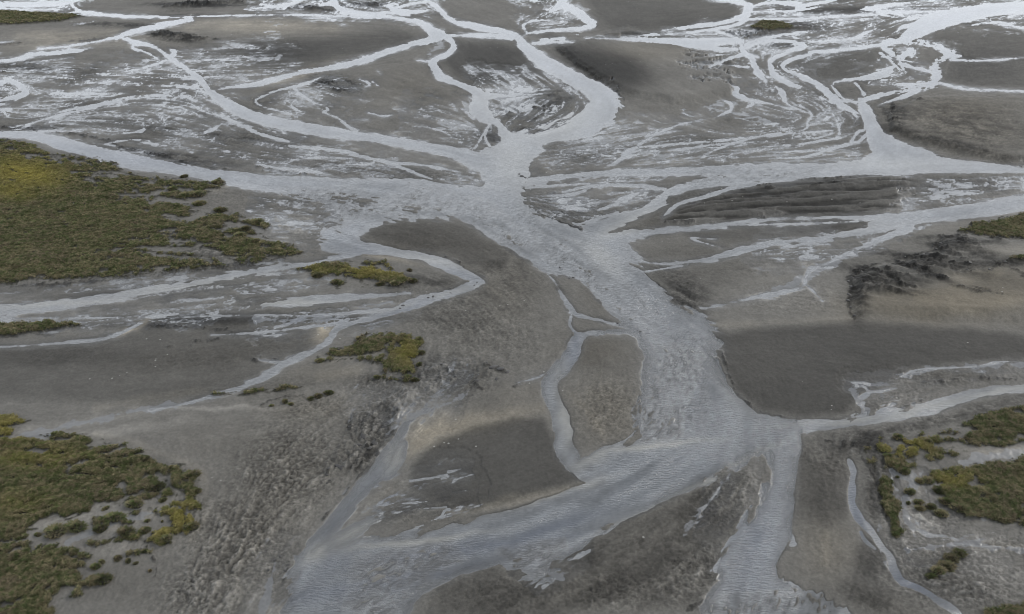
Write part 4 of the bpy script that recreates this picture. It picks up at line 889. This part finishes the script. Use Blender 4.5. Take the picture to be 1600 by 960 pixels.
def blades_mesh(name, n, radius, h0, h1, lean, seed, dome=0.0):
    """a tuft: n bent, tapering blades springing from a small patch"""
    r = random.Random(seed); vs = []; fs = []
    for k in range(n):
        a = r.uniform(0, 2 * math.pi); q = math.sqrt(r.random()) * radius
        x, y = q * math.cos(a), q * math.sin(a); z0 = dome * (1 - (q / radius) ** 2)
        h = r.uniform(h0, h1); la = a + r.uniform(-0.8, 0.8); le = lean * r.uniform(0.4, 1.2) * (0.4 + q / radius)
        wd = r.uniform(0.025, 0.05) * (radius / 0.3) ** 0.5
        tx, ty = -math.sin(la) * wd, math.cos(la) * wd
        mx, my = x + math.cos(la) * le * 0.4, y + math.sin(la) * le * 0.4
        ex, ey = x + math.cos(la) * le, y + math.sin(la) * le
        i = len(vs)
        vs += [(x - tx, y - ty, z0 - 0.05), (x + tx, y + ty, z0 - 0.05), (mx + tx * .8, my + ty * .8, z0 + h * 0.65), (mx - tx * .8, my - ty * .8, z0 + h * 0.65), (ex, ey, z0 + h)]
        fs += [(i, i + 1, i + 2, i + 3), (i + 3, i + 2, i + 4)]
    me = bpy.data.meshes.new(name); me.from_pydata(vs, [], fs); me.materials.append(M_BLADE); return me
tufts = bpy.data.collections.new('tuft variants')
for k in range(4):
    o = bpy.data.objects.new('grass_tuft', blades_mesh('grass_tuft', 16, 0.34, 0.05, 0.15, 0.20, 100 + k)); tufts.objects.link(o)

def grass_nodes(density, size):
    ng = bpy.data.node_groups.new('grass', 'GeometryNodeTree')
    ng.interface.new_socket('Geometry', in_out='INPUT', socket_type='NodeSocketGeometry')
    ng.interface.new_socket('Geometry', in_out='OUTPUT', socket_type='NodeSocketGeometry')
    N = ng.nodes; L = ng.links
    gi = N.new('NodeGroupInput'); go = N.new('NodeGroupOutput')
    d = N.new('GeometryNodeDistributePointsOnFaces'); d.inputs['Density'].default_value = density
    ci = N.new('GeometryNodeCollectionInfo'); ci.inputs['Collection'].default_value = tufts
    ci.inputs['Separate Children'].default_value = True; ci.inputs['Reset Children'].default_value = True
    io = N.new('GeometryNodeInstanceOnPoints'); io.inputs['Pick Instance'].default_value = True
    rr = N.new('FunctionNodeRandomValue'); rr.data_type = 'FLOAT_VECTOR'
    rr.inputs[0].default_value = (-0.2, -0.2, 0); rr.inputs[1].default_value = (0.2, 0.2, 6.283)
    rs = N.new('FunctionNodeRandomValue'); rs.data_type = 'FLOAT'
    rs.inputs[2].default_value = size * 0.6; rs.inputs[3].default_value = size * 1.35
    j = N.new('GeometryNodeJoinGeometry')
    L.new(gi.outputs[0], d.inputs['Mesh']); L.new(d.outputs['Points'], io.inputs['Points']); L.new(ci.outputs[0], io.inputs['Instance'])
    L.new(rr.outputs[0], io.inputs['Rotation']); L.new(rs.outputs[1], io.inputs['Scale'])
    L.new(io.outputs[0], j.inputs[0]); L.new(gi.outputs[0], j.inputs[0]); L.new(j.outputs[0], go.inputs[0])
    return ng
limeF = blobs([(40, 275, 60, 24, 5, 1.0), (20, 300, 40, 14, 0, 0.7), (590, 428, 50, 12, 0, 0.75), (640, 555, 25, 22, 0, 0.6), (290, 815, 30, 24, 0, 0.8), (250, 835, 30, 14, 0, 0.7), (1410, 700, 40, 18, 0, 0.8), (1480, 750, 40, 14, 0, 0.6), (60, 720, 80, 20, 0, 0.35), (290, 790, 30, 12, 0, 0.45), (20, 670, 50, 22, 0, 0.7), (500, 425, 30, 8, 0, 0.4), (30, 790, 60, 20, 0, 0.2)])
LABELS = {
 'upper_left': 'wide olive and rust brown salt meadow on the left between the two river arms',
 'lower_left': 'green brown salt meadow with ragged mud inlets in the lower left corner',
 'left_edge': 'small tongue of grass at the left edge just above the lower left meadow',
 'bend_island': 'mossy green turf island wrapped by the sharp bend of the river',
 'slump_island': 'turf island on the grey flat just above the slumping mud bank',
 'ridge': 'thin ridge of grass beside the narrow diagonal stream',
 'lower_right': 'green brown meadow with pale mud pans at the right edge below the east river',
 'right_strip': 'narrow upright strip of dark green grass beside the small winding stream',
 'upper_right': 'smooth dark green meadow at the right edge above the eroded sand terrace',
 'top_left': 'flat dark green meadow in the far upper left corner',
 'left_bank': 'thin strip of grass at the left edge under the streaky shallow river',
 'far_islet': 'dark green islet between braids near the top right',
 'corner': 'patch of grass at the very bottom of the lower right corner',
 'edge_strip': 'short strip of grass at the right edge on the eroded sand terrace',
}
DENS = {'upper_left': (7, 1.25), 'lower_left': (22, 0.9), 'lower_right': (16, 1.0), 'right_strip': (20, 1.0), 'corner': (20, 0.9), 'bend_island': (9, 1.1), 'slump_island': (13, 1.0), 'ridge': (12, 1.0), 'left_edge': (14, 1.0), 'top_left': (1.5, 1.8), 'far_islet': (1.5, 1.8), 'upper_right': (5, 1.3), 'edge_strip': (6, 1.2), 'left_bank': (9, 1.1)}
for name, F in G.items():
    ok = F > 0.2
    js = np.where(ok.any(1))[0]; is_ = np.where(ok.any(0))[0]
    if len(js) == 0: continue
    jj = np.arange(js[0], min(js[-1] + 2, NV)); ii = np.arange(is_[0], min(is_[-1] + 2, NU))
    f = F[np.ix_(jj, ii)]; inside = (UU > -139)[np.ix_(jj, ii)]
    m = (f[1:, 1:] > 0.2) & (f[1:, :-1] > 0.2) & (f[:-1, 1:] > 0.2) & (f[:-1, :-1] > 0.2)
    o = sheet_mesh('salt_meadow', jj, ii, (Z + 0.035)[np.ix_(jj, ii)], m, {'hue': limeF[np.ix_(jj, ii)] * 0.9}, M_TURF)
    o['label'] = LABELS[name]; o['category'] = 'grass'; o['kind'] = 'stuff'
    md = o.modifiers.new('grass', 'NODES'); md.node_group = grass_nodes(*DENS[name])

# ------------------------------------------------------------------ single tussocks on the bare mud
def height_at(u, v):
    i = int(np.clip(np.searchsorted(U, u), 0, NU - 1)); j = int(np.clip(np.searchsorted(V, v), 0, NV - 1))
    return float(Z[j, i])
def lump_mesh(name, seed, mt, n=3, jag=0.25, flat=0.55):
    import bmesh
    r = random.Random(seed); bm = bmesh.new(); bmesh.ops.create_icosphere(bm, subdivisions=n, radius=1.0)
    ks = [(Vector((r.uniform(-1, 1), r.uniform(-1, 1), r.uniform(-1, 1))) * 2.6, r.uniform(0, 6)) for _ in range(6)]
    for v in bm.verts:
        s = sum(math.sin(v.co.dot(k) * (1 + 0.4 * q) + ph) for q, (k, ph) in enumerate(ks)) / 6
        v.co *= 1 + jag * s * 1.6
        v.co.z *= flat
    me = bpy.data.meshes.new(name); bm.to_mesh(me); bm.free(); me.materials.append(mt); me.shade_smooth(); return me
mounds = [lump_mesh('mound', 5 + k, M_PEAT, 2) for k in range(3)]
heads = [blades_mesh('grass', 320, 0.95, 0.30, 0.62, 0.42, 40 + k, dome=0.5) for k in range(3)]
def ordinal(n):
    return ['first', 'second', 'third', 'fourth', 'fifth', 'sixth', 'seventh', 'eighth', 'ninth', 'tenth', 'eleventh', 'twelfth', 'thirteenth', 'fourteenth', 'fifteenth', 'sixteenth', 'seventeenth', 'eighteenth', 'nineteenth', 'twentieth', 'twenty first', 'twenty second', 'twenty third', 'twenty fourth', 'twenty fifth'][n]
TUSS = {
 'in the mud inlet of the lower left meadow': [(88,834,24),(120,826,26),(157,829,17),(211,791,20),(166,797,9),(247,764,19),(291,763,9),(255,784,10),(231,816,7),(254,817,4),(198,834,22),(227,832,14),(60,838,9),(181,812,22)],
 'on bare mud below the lower left meadow': [(150,888,13),(185,875,10),(201,879,8),(160,880,8),(213,883,6),(160,909,22),(226,864,8),(235,894,5)],
 'at the outer tip of the lower left meadow': [(300,746,20),(308,770,13),(300,826,18),(230,722,10),(268,733,8),(262,846,14)],
 'on pale mud left of the lower right meadow': [(1421,770,14),(1437,753,12),(1419,787,6),(1435,786,12),(1437,796,13),(1454,794,14),(1470,804,16),(1412,738,15),(1402,746,5),(1388,716,12)],
 'on the left rim of the lower right meadow': [(1467,768,15),(1479,786,18),(1500,797,22),(1450,752,14),(1448,692,12),(1402,686,11)],
 'in the diagonal row at lower right': [(1499,866,15),(1486,874,17),(1478,888,19),(1465,896,16),(1455,902,12)],
 'beside the turf island in the river bend': [(525,443,13),(497,432,16),(645,441,12),(618,447,14),(595,446,12),(640,424,8)],
 'beside the turf island above the slumping bank': [(655,534,11),(658,554,10),(655,573,9),(648,595,12),(590,592,10),(562,531,10),(500,566,12)],
 'in the faint line above the slumping bank': [(486,625,9),(498,621,11),(514,617,12),(446,630,10),(455,634,7),(425,636,6)],
 'on mud off the upper left meadow': [(308,306,22),(312,321,18),(290,308,14),(345,331,16),(402,348,20),(385,361,14),(376,370,16),(288,277,10),(340,286,14),(270,298,12),(400,381,12)],
}
first = None
for where, pts in TUSS.items():
    pts = sorted(pts)
    for n, (u, v, wd) in enumerate(pts):
        gx, gy = ground_xy(u, v)
        gx, gy = float(gx), float(gy)
        mpx = math.sqrt(gx * gx + gy * gy + CAM_H ** 2) / FOC
        R = wd * mpx * 0.5
        k = random.randrange(3)
        if first is None:
            root = bpy.data.objects.new('grass_tussock', None); C.objects.link(root)
            mo = bpy.data.objects.new('mound', mounds[k]); C.objects.link(mo); mo.parent = root
            he = bpy.data.objects.new('grass', heads[k]); C.objects.link(he); he.parent = root
            first = (root, mo, he)
        else:
            root = first[0].copy(); C.objects.link(root)
            for src, mesh in ((first[1], mounds[k]), (first[2], heads[k])):
                c = src.copy(); c.data = mesh; C.objects.link(c); c.parent = root
        root.location = (gx, gy, height_at(u, v) - 0.02)
        root.rotation_euler = (0, 0, random.uniform(0, 6.28) if wd < 12 else random.uniform(-0.3, 0.3))
        root.scale = (R * random.uniform(1.0, 1.2), R * random.uniform(0.7, 1.0), min(max(R * 0.75, 0.28), 0.8))
        size = 'small' if wd < 10 else 'plump' if wd < 17 else 'big'
        root['label'] = '%s grass tussock, %s from left %s' % (size, ordinal(n), where)
        root['category'] = 'tussock'; root['group'] = 'grass tussocks ' + where

# ------------------------------------------------------------------ dark clods and slumped blocks
CLODS = {
 'at the foot of the slumping bank': [(568,684,13),(560,697,13),(586,694,12),(577,703,9),(548,668,8),(600,668,9),(590,710,9),(556,676,7)],
 'along the rim above the narrow left channel': [(514,737,5),(512,745,6),(516,752,5),(511,756,4),(528,731,9),(534,733,8),(496,766,4)],
 'on rough ground right of the slumping bank': [(770,576,13),(782,579,12),(793,583,9),(760,568,8),(745,598,8),(712,588,7),(776,594,7),(690,570,6)],
 'along the lower shore of the river bend': [(677,463,9),(669,465,6),(630,477,8),(741,446,5),(746,442,4),(704,458,4),(625,482,6)],
 'beside the mouth of the north east arm': [(900,355,11),(907,358,8),(893,353,6),(874,333,5)],
 'in the water at the north mouth': [(816,276,9),(811,272,5),(820,278,5)],
 'along the broken edge of the sand terrace': [(1326,441,9),(1330,449,8),(1327,462,6),(1325,472,7),(1333,436,8),(1345,426,7),(1328,482,5),(1462,393,7),(1470,384,8),(1512,420,7),(1508,428,6),(1545,430,6),(1568,416,7),(1335,495,5),(1440,405,6)],
 'where the middle channel leaves the river': [(1000,518,5),(1011,514,4),(996,516,3)],
 'beside the wide river near the centre': [(875,418,5),(890,436,5),(896,434,4),(965,505,4)],
 'on the left shore of the bottom river': [(438,870,6),(450,884,7),(446,893,6),(430,876,5),(420,892,5),(452,878,4)],
 'below the upper left meadow': [(366,414,5),(372,416,6),(359,413,5),(374,413,4),(10,686,7)],
}
clod_meshes = [lump_mesh('mud_clod', 60 + k, M_CLOD, 2, 0.34, 0.5) for k in range(4)]
cl0 = None
for where, pts in CLODS.items():
    for n, (u, v, wd) in enumerate(sorted(pts)):
        gx, gy = ground_xy(u, v); gx, gy = float(gx), float(gy)
        R = wd * math.sqrt(gx * gx + gy * gy + CAM_H ** 2) / FOC * 0.5
        if cl0 is None:
            o = cl0 = bpy.data.objects.new('mud_clod', clod_meshes[0])
        else:
            o = cl0.copy(); o.data = clod_meshes[random.randrange(4)]
        C.objects.link(o)
        o.location = (gx, gy, max(height_at(u, v), -0.05) + 0.02)
        o.rotation_euler = (random.uniform(-0.2, 0.2), random.uniform(-0.2, 0.2), random.uniform(0, 6.28))
        o.scale = (R * random.uniform(0.9, 1.25), R * random.uniform(0.55, 0.9), R * random.uniform(0.35, 0.6))
        o['label'] = 'dark mud clod, %s from left %s' % (ordinal(n), where)
        o['category'] = 'mud clod'; o['group'] = 'dark mud clods ' + where
print('tris', sum(len(o.data.polygons) * 2 for o in C.objects if o.type == 'MESH'))
